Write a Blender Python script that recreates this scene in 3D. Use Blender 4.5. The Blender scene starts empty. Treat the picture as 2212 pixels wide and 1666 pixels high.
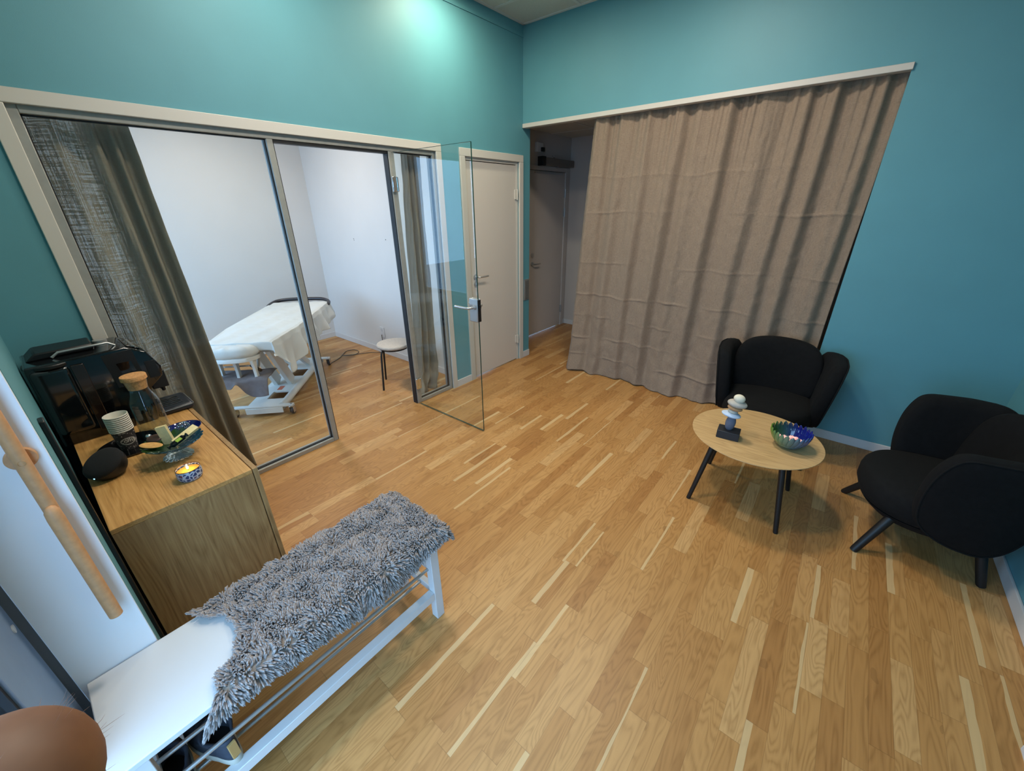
import bpy, math, random
from mathutils import Vector, Matrix, noise
C = bpy.context
SC = C.scene
COL = SC.collection
PI = math.pi

def lin(r, g, b):
    f = lambda c: (c/12.92 if c <= .04045 else ((c+.055)/1.055)**2.4)
    return (f(r/255), f(g/255), f(b/255), 1.0)

# ------------------------------------------------------------------ camera
YAW, PITCH, ROLL = -0.6878, 0.4262, -0.0113
cp, sp, cyw, syw = math.cos(PITCH), math.sin(PITCH), math.cos(YAW), math.sin(YAW)
fwd = Vector((syw*cp, cyw*cp, -sp)); rgt = Vector((cyw, -syw, 0)); dwn = fwd.cross(rgt)
cr, sr = math.cos(ROLL), math.sin(ROLL)
r2 = rgt*cr - dwn*sr; d2 = rgt*sr + dwn*cr
cam_d = bpy.data.cameras.new('camera'); cam_d.sensor_width = 36; cam_d.lens = 861.0435/2212*36
cam_d.clip_start = .02; cam_d.clip_end = 200
cam = bpy.data.objects.new('camera', cam_d); COL.objects.link(cam)
M = Matrix((r2, -d2, -fwd)).transposed().to_4x4(); M.translation = Vector((2.8158, -3.6416, 1.707))
cam.matrix_world = M
SC.camera = cam

# ------------------------------------------------------------------ world, light, exposure
w = bpy.data.worlds.new('overcast_sky'); SC.world = w; w.use_nodes = True
bg = w.node_tree.nodes['Background']; bg.inputs[0].default_value = (.34, .62, 1.0, 1); bg.inputs[1].default_value = 10.5
vs = SC.view_settings
vs.view_transform = 'Standard'; vs.look = 'None'; vs.exposure = -0.55; vs.gamma = 1.0; vs.use_curve_mapping = False
SC.cycles.max_bounces = 12; SC.cycles.transparent_max_bounces = 24
SC.cycles.use_denoising = True
SC.cycles.sample_clamp_indirect = 6.0

def area(name, loc, size, energy, color, rot=(0, 0, 0), sy=None, spread=PI, portal=False, disk=False):
    d = bpy.data.lights.new(name, 'AREA'); d.energy = energy; d.color = color
    d.shape = 'DISK' if disk else ('RECTANGLE' if sy else 'SQUARE'); d.size = size
    if sy: d.size_y = sy
    d.spread = spread
    if portal: d.cycles.is_portal = True
    o = bpy.data.objects.new(name, d); o.location = loc; o.rotation_euler = rot; COL.objects.link(o)
    return o
# daylight: the sky comes in through the street glazing of both rooms (portals guide the sampling)
area('sky_portal', (2.34, -3.99, 1.25), 1.3, 1, (1, 1, 1), (PI/2, 0, 0), sy=2.5, portal=True)
area('sky_portal', (-1.5, -3.84, 1.45), 2.0, 1, (1, 1, 1), (PI/2, 0, 0), sy=1.9, portal=True)
# (x, y, watts, colour) of the recessed ceiling lamps, built with their fixtures further down
WARM = (1.0, .90, .77); NEUT = (1.0, .90, .78)
LAMPS = [(.36, -1.10, 20, (1.0, .94, .70), .05), (1.75, -1.15, 42, WARM, .16), (1.55, -2.45, 38, WARM, .16), (.50, -2.38, 15, (1.0, .97, .84), .05), (3.25, -2.45, 4, WARM, .16)]
ROOM2_LAMP = (-1.45, -2.1, 36, NEUT)

# ------------------------------------------------------------------ object helpers
def world_of(o):
    m = Matrix.Translation(o.location) @ o.rotation_euler.to_matrix().to_4x4()
    return world_of(o.parent) @ m if o.parent else m

def tag(o, label=None, cat=None, group=None, kind=None):
    if label: o['label'] = label
    if cat: o['category'] = cat
    if group: o['group'] = group
    if kind: o['kind'] = kind
    return o

def thing(name, label, cat, loc=(0, 0, 0), rotz=0, group=None):
    o = bpy.data.objects.new(name, None); o.empty_display_size = .05; COL.objects.link(o)
    o.location = loc; o.rotation_euler = (0, 0, rotz)
    return tag(o, label, cat, group)

class MB:
    def __init__(s): s.v = []; s.f = []; s.mi = []; s.cur = 0
    def add(s, vs_, fs):
        b = len(s.v); s.v += [Vector(p) for p in vs_]
        for f in fs: s.f.append([b+i for i in f]); s.mi.append(s.cur)
        return s
    def box(s, x0, x1, y0, y1, z0, z1):
        return s.add([(x0,y0,z0),(x1,y0,z0),(x1,y1,z0),(x0,y1,z0),(x0,y0,z1),(x1,y0,z1),(x1,y1,z1),(x0,y1,z1)],
                     [(0,3,2,1),(4,5,6,7),(0,1,5,4),(1,2,6,5),(2,3,7,6),(3,0,4,7)])
    def obox(s, c, ax, hs):
        c = Vector(c); ax = [Vector(a).normalized() for a in ax]; v = []
        for k in (-1, 1):
            for i, j in ((-1,-1),(1,-1),(1,1),(-1,1)):
                v.append(c + ax[0]*i*hs[0] + ax[1]*j*hs[1] + ax[2]*k*hs[2])
        return s.add(v, [(0,3,2,1),(4,5,6,7),(0,1,5,4),(1,2,6,5),(2,3,7,6),(3,0,4,7)])
    def rings(s, rings, cap0=True, cap1=True, closed=False):
        n = len(rings[0]); v = [p for r in rings for p in r]; f = []
        m = len(rings)
        for i in range(m if closed else m-1):
            a, b = i*n, ((i+1) % m)*n
            for j in range(n): f.append((a+j, a+(j+1)%n, b+(j+1)%n, b+j))
        if not closed:
            if cap0: f.append(tuple(range(n-1, -1, -1)))
            if cap1: f.append(tuple((m-1)*n+j for j in range(n)))
        return s.add(v, f)
    def cyl(s, p0, p1, r0, r1=None, n=20):
        return s.tube([p0, p1], [r0, r0 if r1 is None else r1], n)
    def tube(s, path, r, n=10, closed=False):
        P = [Vector(p) for p in path]; m = len(P)
        rr = r if isinstance(r, (list, tuple)) else [r]*m
        T = []
        for i in range(m):
            if closed: t = P[(i+1)%m]-P[i-1]
            else: t = P[min(i+1, m-1)]-P[max(i-1, 0)]
            T.append(t.normalized())
        u = T[0].orthogonal().normalized(); rings = []
        for i in range(m):
            u = (u - T[i]*u.dot(T[i])).normalized(); v = T[i].cross(u)
            rings.append([P[i] + (u*math.cos(2*PI*k/n) + v*math.sin(2*PI*k/n))*rr[i] for k in range(n)])
        return s.rings(rings, closed=closed)
    def lathe(s, prof, c=(0,0,0), n=36, cap0=False, cap1=False):
        c = Vector(c)
        return s.rings([[c + Vector((r*math.cos(2*PI*k/n), r*math.sin(2*PI*k/n), z)) for k in range(n)] for r, z in prof], cap0, cap1)
    def ell(s, c, rad, rot=None, nu=24, nv=14, pw=1.0):
        c = Vector(c); rings = []
        for i in range(nv+1):
            a = -PI/2 + PI*i/nv; cz, sz = max(math.cos(a), 1e-3), math.sin(a); ring = []
            for k in range(nu):
                b = 2*PI*k/nu
                p = Vector((rad[0]*cz*math.cos(b), rad[1]*cz*math.sin(b), rad[2]*sz))
                ring.append(c + (rot @ p if rot else p))
            rings.append(ring)
        return s.rings(rings)
    def grid(s, fn, nu, nv, flip=False):
        v = [fn(i/nu, j/nv) for j in range(nv+1) for i in range(nu+1)]; f = []
        for j in range(nv):
            for i in range(nu):
                a = j*(nu+1)+i; q = (a, a+1, a+nu+2, a+nu+1)
                f.append(q[::-1] if flip else q)
        return s.add(v, f)
    def prism(s, poly, fn0, fn1):
        return s.rings([[Vector(fn0(*p)) for p in poly], [Vector(fn1(*p)) for p in poly]])
    def build(s, name, mat, parent=None, local=False, smooth=True, ang=40, bevel=0, seg=2, solid=0, sub=0, label=None, cat=None, group=None, kind=None, keep=False, sor=-1):
        vs_ = s.v; loc = Vector((0, 0, 0))
        if parent is not None:
            if not local:
                inv = world_of(parent).inverted(); vs_ = [inv @ p for p in vs_]
        elif not keep:
            xs = [p.x for p in vs_]; ys = [p.y for p in vs_]; zs = [p.z for p in vs_]
            loc = Vector(((min(xs)+max(xs))/2, (min(ys)+max(ys))/2, min(zs))); vs_ = [p-loc for p in vs_]
        me = bpy.data.meshes.new(name); me.from_pydata([tuple(p) for p in vs_], [], s.f)
        mats = mat if isinstance(mat, (list, tuple)) else [mat]
        for m in mats: me.materials.append(m)
        if len(mats) > 1: me.polygons.foreach_set('material_index', s.mi)
        me.validate(); me.update()
        if smooth:
            me.shade_smooth(); me.set_sharp_from_angle(angle=math.radians(ang))
        o = bpy.data.objects.new(name, me); o.location = loc; COL.objects.link(o)
        if parent is not None: o.parent = parent
        if solid:
            md = o.modifiers.new('thickness', 'SOLIDIFY'); md.thickness = solid; md.offset = sor
        if bevel:
            md = o.modifiers.new('bevel', 'BEVEL'); md.width = bevel; md.segments = seg; md.limit_method = 'ANGLE'; md.angle_limit = math.radians(35)
        if sub:
            md = o.modifiers.new('subdivision', 'SUBSURF'); md.levels = sub; md.render_levels = sub
        return tag(o, label, cat, group, kind)

def struct(mb, name, mat, bevel=0, label=None, **k):
    return mb.build(name, mat, bevel=bevel, keep=True, kind='structure', label=label, **k)

def copy_tree(o, parent=None):
    c = o.copy(); COL.objects.link(c); c.parent = parent
    for ch in list(o.children): copy_tree(ch, c)
    return c

# ------------------------------------------------------------------ material helpers
class NT:
    def __init__(s, name):
        s.m = bpy.data.materials.new(name); s.m.use_nodes = True; s.t = s.m.node_tree
        s.b = s.t.nodes['Principled BSDF']; s.out = s.t.nodes['Material Output']
    def n(s, typ, **k):
        nd = s.t.nodes.new(typ)
        for a, v in k.items(): setattr(nd, a, v)
        return nd
    def l(s, a, b): s.t.links.new(a, b)
    def val(s, sock, v):
        if isinstance(v, (int, float, tuple, list)): sock.default_value = v
        else: s.l(v, sock)
    def math(s, op, a, b=0.0, c=None):
        nd = s.n('ShaderNodeMath', operation=op); s.val(nd.inputs[0], a); s.val(nd.inputs[1], b)
        if c is not None: s.val(nd.inputs[2], c)
        return nd.outputs[0]
    def vec(s, x, y, z):
        nd = s.n('ShaderNodeCombineXYZ')
        for i, q in enumerate((x, y, z)): s.val(nd.inputs[i], q)
        return nd.outputs[0]
    def pos(s, obj=True):
        tc = s.n('ShaderNodeTexCoord'); sx = s.n('ShaderNodeSeparateXYZ'); s.l(tc.outputs['Object'], sx.inputs[0])
        return tc.outputs['Object'], sx.outputs[0], sx.outputs[1], sx.outputs[2]
    def noise(s, vec, scale, detail=3, rough=.5, dist=0):
        nd = s.n('ShaderNodeTexNoise'); s.l(vec, nd.inputs['Vector'])
        nd.inputs['Scale'].default_value = scale; nd.inputs['Detail'].default_value = detail
        nd.inputs['Roughness'].default_value = rough; nd.inputs['Distortion'].default_value = dist
        return nd.outputs[0]
    def white(s, vec):
        nd = s.n('ShaderNodeTexWhiteNoise', noise_dimensions='3D'); s.l(vec, nd.inputs['Vector']); return nd.outputs['Value']
    def ramp(s, fac, stops, interp='LINEAR'):
        nd = s.n('ShaderNodeValToRGB'); cr_ = nd.color_ramp; cr_.interpolation = interp
        while len(cr_.elements) < len(stops): cr_.elements.new(.5)
        for e, (p, c) in zip(cr_.elements, stops): e.position = p; e.color = c
        s.val(nd.inputs[0], fac); return nd.outputs[0]
    def mix(s, fac, a, b, mode='MIX'):
        nd = s.n('ShaderNodeMix', data_type='RGBA', blend_type=mode)
        s.val(nd.inputs[0], fac); s.val(nd.inputs[6], a); s.val(nd.inputs[7], b); return nd.outputs[2]
    def bump(s, h, strength=.2, dist=.002):
        nd = s.n('ShaderNodeBump'); nd.inputs['Strength'].default_value = strength; nd.inputs['Distance'].default_value = dist
        s.l(h, nd.inputs['Height']); s.l(nd.outputs[0], s.b.inputs['Normal']); return nd.outputs[0]
    def base(s, c): s.val(s.b.inputs['Base Color'], c); return s
    def rm(s, r, m=0.0): s.val(s.b.inputs['Roughness'], r); s.b.inputs['Metallic'].default_value = m; return s

def plain(name, c, rough=.5, metal=0.0, nscale=0, namp=.06, bump=0, bscale=200, coat=0, spec=None):
    t = NT(name); col = lin(*c); t.rm(rough, metal)
    if nscale:
        p = t.pos()[0]; f = t.noise(p, nscale, 3)
        lo = tuple(x*(1-namp) for x in col[:3]) + (1,); hi = tuple(min(1, x*(1+namp)) for x in col[:3]) + (1,)
        t.base(t.ramp(f, [(.3, lo), (.7, hi)]))
    else: t.base(col)
    if bump: t.bump(t.noise(t.pos()[0], bscale, 2), bump)
    if coat: t.b.inputs['Coat Weight'].default_value = coat
    if spec is not None: t.b.inputs['Specular IOR Level'].default_value = spec
    return t.m

def wood(name, cols, along=1, scale=1.0, rough=.5, ring=1.0):
    """oak veneer; along = axis of the grain"""
    t = NT(name); p, x, y, z = t.pos(); ax = [x, y, z]
    st = [t.math('MULTIPLY', a, 1.0 if i == along else 9.0) for i, a in enumerate(ax)]
    v = t.vec(*st)
    big = t.noise(v, 1.1*scale, 2, .4, .3)
    rings = t.math('FRACT', t.math('MULTIPLY', big, 13*ring))
    rings = t.math('ABSOLUTE', t.math('SUBTRACT', rings, .5))
    st2 = [t.math('MULTIPLY', a, 1.0 if i == along else 40.0) for i, a in enumerate(ax)]
    fine = t.noise(t.vec(*st2), 5*scale, 4, .6)
    f = t.math('ADD', t.math('MULTIPLY', rings, .46), t.math('MULTIPLY', fine, .86))
    t.base(t.ramp(f, [(.22, lin(*cols[0])), (.5, lin(*cols[1])), (.8, lin(*cols[2]))])); t.rm(rough)
    t.bump(fine, .08, .001)
    return t.m

def glass_mat(name, tint=(1, 1, 1), refl=1.0, rough=0.0):
    """thin architectural glass: see-through plus a Fresnel reflection"""
    t = NT(name); t.t.nodes.remove(t.b)
    tr = t.n('ShaderNodeBsdfTransparent'); tr.inputs[0].default_value = (*tint, 1)
    gl = t.n('ShaderNodeBsdfGlossy'); gl.inputs['Roughness'].default_value = rough
    fr = t.n('ShaderNodeFresnel'); fr.inputs[0].default_value = 1.48; ge = t.n('ShaderNodeNewGeometry')
    mx = t.n('ShaderNodeMixShader'); t.l(t.math('MULTIPLY', t.math('MULTIPLY', fr.outputs[0], refl), t.math('SUBTRACT', 1.0, ge.outputs['Backfacing'])), mx.inputs[0])
    t.l(tr.outputs[0], mx.inputs[1]); t.l(gl.outputs[0], mx.inputs[2]); t.l(mx.outputs[0], t.out.inputs[0])
    return t.m

def emit(name, c, strength):
    t = NT(name); t.base((*c, 1)); t.b.inputs['Emission Color'].default_value = (*c, 1); t.b.inputs['Emission Strength'].default_value = strength
    return t.m

# ------------------------------------------------------------------ materials
M_TEAL = plain('teal_paint', (90, 148, 158), .55, nscale=3, namp=.03, bump=.08, bscale=260)
M_WHITEWALL = plain('white_paint', (212, 210, 206), .6, nscale=3, namp=.015, bump=.06, bscale=260)
M_CORRWALL = plain('warm_grey_paint', (196, 186, 176), .6, nscale=3, namp=.02, bump=.06, bscale=260)
M_TRIM = plain('cream_lacquer', (200, 194, 184), .42)
M_WHITE = plain('white_lacquer', (210, 210, 209), .38)
M_BASE = plain('baseboard_white', (205, 203, 200), .45)
M_DOOR = plain('door_white', (206, 197, 186), .4)
M_ALU = plain('brushed_aluminium', (158, 157, 150), .42, .25, nscale=30, namp=.05)
M_FRAME = plain('facade_aluminium', (122, 142, 166), .45, .1, nscale=20, namp=.03)
M_GASKET = plain('black_gasket', (14, 15, 18), .55)
M_STEEL = plain('satin_steel', (184, 184, 182), .32, .7)
M_CHROME = plain('chrome', (215, 216, 218), .1, 1.0)
M_BLACKMET = plain('black_powder_coat', (13, 13, 14), .5)
M_BLACKGLOSS = plain('black_gloss_plastic', (7, 8, 11), .09, coat=.5)
M_BLACKMATT = plain('black_matt_plastic', (14, 15, 17), .42)
M_RUBBER = plain('grey_rubber', (52, 54, 58), .6)
M_BEDWHITE = plain('white_enamel', (214, 214, 208), .35)
M_TILE = plain('ceiling_tile', (196, 194, 184), .8, nscale=60, namp=.03, bump=.2, bscale=300)
M_TBAR = plain('ceiling_bar', (205, 203, 196), .5)
M_GLASS = glass_mat('clear_glass', (.985, .995, .99))
M_GLASSDOOR = glass_mat('door_glass', (.965, .985, .98), 1.15)
M_GLASSEDGE = plain('green_glass_edge', (26, 66, 58), .12)

def floor_mat():
    t = NT('oak_parquet'); p, x, y, z = t.pos()
    W = .0685
    rx = t.math('DIVIDE', x, W); row = t.math('FLOOR', rx); fx = t.math('FRACT', rx)
    r1 = t.white(t.vec(row, 3.3, 0)); r2_ = t.white(t.vec(row, 9.1, 5))
    L = t.math('ADD', t.math('MULTIPLY', r2_, .26), .30)
    yy = t.math('ADD', t.math('DIVIDE', y, L), t.math('MULTIPLY', r1, 17.0))
    cell = t.math('FLOOR', yy); fy = t.math('FRACT', yy)
    # every second joint is skipped at random, so strip lengths vary
    idv = t.vec(row, cell, 1.7)
    i1 = t.white(idv); i2 = t.white(t.vec(cell, row, 8.2)); i3 = t.white(t.vec(row, cell, 22.5))
    base = t.ramp(i1, [(0, lin(178, 128, 76)), (.15, lin(188, 139, 85)), (.45, lin(196, 148, 93)), (.75, lin(202, 155, 100)), (.93, lin(206, 160, 106)), (1, lin(216, 175, 124))])
    # growth rings
    gx = t.math('ADD', t.math('MULTIPLY', x, 13.0), t.math('MULTIPLY', i2, 60))
    gy = t.math('ADD', t.math('MULTIPLY', y, t.math('ADD', .9, t.math('MULTIPLY', i3, 2.2))), t.math('MULTIPLY', i1, 40))
    big = t.noise(t.vec(gx, gy, t.math('MULTIPLY', i3, 30)), 1.0, 2, .4, .25)
    ring = t.math('ABSOLUTE', t.math('SUBTRACT', t.math('FRACT', t.math('MULTIPLY', big, 16)), .5))
    fx2 = t.math('ADD', t.math('MULTIPLY', x, 90), t.math('MULTIPLY', i2, 80))
    fine = t.noise(t.vec(fx2, t.math('MULTIPLY', y, 3.2), i1), 1.6, 4, .62)
    g = t.math('ADD', t.math('MULTIPLY', ring, .95), t.math('MULTIPLY', fine, .72))
    gr = t.ramp(g, [(.22, (.74, .69, .62, 1)), (.60, (1, 1, 1, 1)), (.95, (1.10, 1.11, 1.12, 1))])
    col = t.mix(1.0, base, gr, 'MULTIPLY')
    # knots
    kn = t.noise(t.vec(t.math('MULTIPLY', x, 12), t.math('MULTIPLY', y, 5), i2), 1.0, 2)
    col = t.mix(t.math('MULTIPLY', t.math('GREATER_THAN', kn, .73), .25), col, lin(112, 76, 44))
    # sapwood streaks
    wob = t.noise(t.vec(t.math('MULTIPLY', i1, 90), t.math('MULTIPLY', y, 3.5), i2), 1.0, 2)
    thr = t.math('ADD', t.math('ADD', .38, t.math('MULTIPLY', i3, .3)), t.math('MULTIPLY', wob, .42))
    side = t.math('GREATER_THAN', i3, .5)
    fxs = t.math('ADD', t.math('MULTIPLY', fx, side), t.math('MULTIPLY', t.math('SUBTRACT', 1.0, fx), t.math('SUBTRACT', 1.0, side)))
    sap = t.math('MULTIPLY', t.math('GREATER_THAN', i2, .90), t.math('GREATER_THAN', fxs, thr))
    col = t.mix(t.math('MULTIPLY', sap, .6), col, lin(238, 213, 170))
    # joints
    ex = t.math('MINIMUM', fx, t.math('SUBTRACT', 1.0, fx)); ey = t.math('MINIMUM', fy, t.math('SUBTRACT', 1.0, fy))
    gap = t.math('MAXIMUM', t.math('LESS_THAN', ex, .010), t.math('LESS_THAN', ey, .0022))
    col = t.mix(t.math('MULTIPLY', gap, .35), col, lin(98, 66, 38))
    col = t.mix(1.0, col, (.78, .725, .61, 1), 'MULTIPLY')
    t.base(col); t.val(t.b.inputs['Roughness'], t.math('ADD', .34, t.math('MULTIPLY', fine, .16)))
    t.b.inputs['Specular IOR Level'].default_value = .42
    t.bump(t.math('SUBTRACT', t.math('MULTIPLY', fine, .4), gap), .12, .0008)
    return t.m
M_FLOOR = floor_mat()
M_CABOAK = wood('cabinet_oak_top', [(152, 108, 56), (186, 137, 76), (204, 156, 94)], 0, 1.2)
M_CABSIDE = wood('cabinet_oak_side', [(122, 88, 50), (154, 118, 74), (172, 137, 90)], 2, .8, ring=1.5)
M_TABLEOAK = wood('table_oak', [(150, 118, 76), (190, 154, 104), (205, 170, 120)], 0, 1.4)
M_BEECH = plain('beech_wood', (205, 152, 104), .5, nscale=60, namp=.10)
M_CORK = plain('cork', (196, 142, 88), .8, nscale=120, namp=.25, bump=.3, bscale=150)

def linen(name, c, amp=.12, transl=.3, sheer=0.0, scale=1.0):
    t = NT(name); p, x, y, z = t.pos()
    a = t.noise(t.vec(t.math('MULTIPLY', x, 60), t.math('MULTIPLY', y, 60), t.math('MULTIPLY', z, 420)), scale, 2)
    b = t.noise(t.vec(t.math('MULTIPLY', x, 420), t.math('MULTIPLY', y, 420), t.math('MULTIPLY', z, 40)), scale, 2)
    f = t.math('MULTIPLY', t.math('ADD', a, b), .5); k = lin(*c)
    t.base(t.ramp(f, [(.3, tuple(q*(1-amp*1.6) for q in k[:3])+(1,)), (.7, tuple(min(1, q*(1+amp)) for q in k[:3])+(1,))]))
    t.rm(.95); t.b.inputs['Specular IOR Level'].default_value = .15; t.b.inputs['Sheen Weight'].default_value = .15
    wr = t.noise(p, 9, 4, .6, .4); h = t.math('ADD', t.math('MULTIPLY', f, .25), wr)
    nb = t.bump(h, .5, .006)
    tl = t.n('ShaderNodeBsdfTranslucent'); tl.inputs[0].default_value = k; mx = t.n('ShaderNodeMixShader'); mx.inputs[0].default_value = transl
    t.l(t.b.outputs[0], mx.inputs[1]); t.l(tl.outputs[0], mx.inputs[2]); last = mx.outputs[0]
    if sheer:
        s1 = t.noise(t.vec(t.math('MULTIPLY', x, 3), t.math('MULTIPLY', y, 260), t.math('MULTIPLY', z, 5)), 1, 3)
        s2 = t.noise(t.vec(t.math('MULTIPLY', x, 3), t.math('MULTIPLY', y, 10), t.math('MULTIPLY', z, 240)), 1, 3)
        hole = t.math('MULTIPLY', t.math('SUBTRACT', t.math('ADD', s1, s2), .95), 2.6)
        nd = t.n('ShaderNodeClamp'); t.l(hole, nd.inputs[0]); nd.inputs[2].default_value = sheer; edge_ = t.n('ShaderNodeMapRange'); t.l(y, edge_.inputs[0]); edge_.inputs[1].default_value = .05; edge_.inputs[2].default_value = -.03
        tp = t.n('ShaderNodeBsdfTransparent'); m2 = t.n('ShaderNodeMixShader')
        t.l(t.math('MULTIPLY', nd.outputs[0], edge_.outputs[0]), m2.inputs[0]); t.l(last, m2.inputs[1]); t.l(tp.outputs[0], m2.inputs[2]); last = m2.outputs[0]
    t.l(last, t.out.inputs[0])
    return t.m
M_CURTAIN = linen('beige_linen', (154, 134, 115), .20, .15)
M_CURT2 = linen('olive_linen', (158, 150, 132), .14, .35, .38)
M_CURT3 = linen('grey_linen', (160, 152, 138), .12, .3)
M_SHEET = linen('white_sheet', (232, 232, 226), .03, .3)
M_TOWEL = plain('grey_terry', (108, 104, 106), .95, nscale=25, namp=.12, bump=.9, bscale=420)
M_UPH = plain('black_wool', (11, 11, 12), .92, nscale=40, namp=.25, bump=.5, bscale=700, spec=.25)
M_UPHSEAT = plain('black_wool_seat', (16, 16, 16), .92, nscale=40, namp=.2, bump=.5, bscale=700, spec=.25)
M_STOOLSEAT = plain('beige_felt', (186, 176, 164), .9, nscale=50, namp=.08, bump=.4, bscale=500)
M_DARKVINYL = plain('dark_brown_vinyl', (48, 44, 46), .4)

# ================================================================== SETTING
XR = 3.80; H = 3.18; YN = -3.722; YF = -3.90
struct(MB().box(-2.78, 3.9, -4.05, 1.75, -.06, 0), 'floor', M_FLOOR)
# ceiling with its grid of lay-in tiles
struct(MB().box(-.1, 3.9, -4.05, .12, H, H+.06), 'ceiling', M_TILE)
g = MB()
for k in range(0, 7):
    xx = .60*k + .60
    if xx < XR: g.box(xx-.012, xx+.012, -3.9, 0, H-.006, H+.002)
for k in range(0, 7):
    yy = -.42 - .6*k
    if yy > -3.9: g.box(0, XR, yy-.012, yy+.012, H-.006, H+.002)
g.box(.004, .026, -3.9, 0, H-.008, H+.002); g.box(XR-.022, XR, -3.9, 0, H-.008, H+.002); g.box(0, XR, -.022, 0, H-.008, H+.002)
struct(g, 'trim_ceiling_grid', M_TBAR)
# left wall: teal room face, white face towards the treatment room
PY0, PY1, PH = -3.49, -1.103, 2.16      # partition casing
DY0, DY1, DH = -.895, -.008, 2.154      # white door casing
PO0, PO1, POH = -3.435, -1.151, 2.11
DO0, DO1, DOH = -.835, -.068, 2.098
def leftwall(x0, x1):
    m = MB(); m.box(x0, x1, -4.0, PO0, 0, H); m.box(x0, x1, PO0, PO1, POH, H); m.box(x0, x1, PO1, DO0, 0, H)
    m.box(x0, x1, DO0, DO1, DOH, H); m.box(x0, x1, DO1, .117, 0, H); return m
struct(leftwall(-.055, 0), 'wall_left', M_TEAL)
struct(leftwall(-.11, -.055), 'wall_left_inner', M_WHITEWALL)
struct(MB().box(0, .008, -3.73, 0, 3.085, 3.11), 'trim_left_top', M_TEAL)
# casings
def casing(y0, y1, h, w_, name):
    m = MB(); m.box(-.005, .014, y0, y0+w_, 0, h-w_); m.box(-.005, .014, y1-w_, y1, 0, h-w_); m.box(-.005, .014, y0, y1, h-w_, h)
    return struct(m, name, M_TRIM, bevel=.003)
casing(PY0, PY1, PH, .056, 'trim_1'); casing(DY0, DY1, DH, .062, 'trim_2')
# glazed partition frame
MA, MB_ = (-2.44, -2.404), (-1.60, -1.552)
def bars(m, x0, x1):
    m.box(x0, x1, PO0, PO0+.036, .0, POH); m.box(x0, x1, PO1-.032, PO1, 0, POH)
    m.box(x0, x1, PO0+.036, PO1-.032, POH-.036, POH)
    m.box(x0, x1, MA[0], MA[1], 0, POH-.036); m.box(x0, x1, MB_[0], MB_[1], 0, POH-.036)
    m.box(x0, x1, PO0+.036, MA[0], 0, .032); m.box(x0, x1, MB_[1], PO1-.032, 0, .032)
    return m
wi = struct(bars(MB(), -.085, -.012), 'window_1', M_ALU, bevel=.003)
gk = MB()
def gasket(y0, y1, z0, z1, t=.006):
    gk.box(-.052, -.030, y0, y0+t, z0, z1); gk.box(-.052, -.030, y1-t, y1, z0, z1); gk.box(-.052, -.030, y0, y1, z0, z0+t); gk.box(-.052, -.030, y0, y1, z1-t, z1)
gasket(PO0+.036, MA[0], .032, POH-.036); gasket(MB_[1], PO1-.032, .032, POH-.036)
gk.box(-.07, -.02, MA[1], MB_[0], POH-.052, POH-.036); gk.box(-.07, -.02, MA[1], MA[1]+.006, 0, POH-.04); gk.box(-.07, -.02, MB_[0]-.006, MB_[0], 0, POH-.04)
gk.build('gasket', M_GASKET, wi, kind='structure')
for y0, y1 in ((PO0+.036, MA[0]), (MB_[1], PO1-.032)):
    MB().box(-.046, -.038, y0, y1, .032, POH-.036).build('pane', M_GLASS, wi, smooth=False)
for z in (1.855, .205):
    m = MB().box(-.006, .012, -1.606, -1.562, z-.052, z+.052); m.cyl((.010, -1.566, z-.05), (.010, -1.566, z+.05), .009)
    m.build('hinge', M_CHROME, wi, bevel=.003)
# open glass door leaf
d2_ = MB().box(.012, .826, -1.596, -1.588, .010, 2.062)
gd = struct(d2_, 'door_2', [M_GLASSDOOR], smooth=False, label='frameless clear glass door leaf standing open into the room')
e = MB(); t_ = .0006
e.box(.826, .8275, -1.5964, -1.5876, .010, 2.062); e.box(.012, .826, -1.5964, -1.5876, .0085, .0105); e.box(.012, .826, -1.5964, -1.5876, 2.0615, 2.0635)
e.build('glass_edge', M_GLASSEDGE, gd, smooth=False, label='dark green polished edge')
lk = MB().box(.752, .836, -1.612, -1.597, .925, 1.098); lk.box(.752, .836, -1.588, -1.574, .925, 1.098)
lk = lk.build('lock_case', M_STEEL, gd, bevel=.008, seg=3)
m = MB().box(.8362, .8385, -1.609, -1.577, .93, 1.09); m.box(.838, .852, -1.600, -1.588, 1.03, 1.055); m.build('latch', M_BLACKMET, lk, bevel=.002)
for s in (-1, 1):
    y0 = -1.612 if s < 0 else -1.574
    m = MB().cyl((.80, y0, 1.035), (.80, y0+s*.012, 1.035), .018); m.tube([(.80, y0, 1.035), (.80, y0+s*.042, 1.035), (.792, y0+s*.052, 1.035), (.775, y0+s*.055, 1.035), (.665, y0+s*.055, 1.035)], .0095, 12)
    m.build('lever_handle', M_STEEL, gd)
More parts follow.
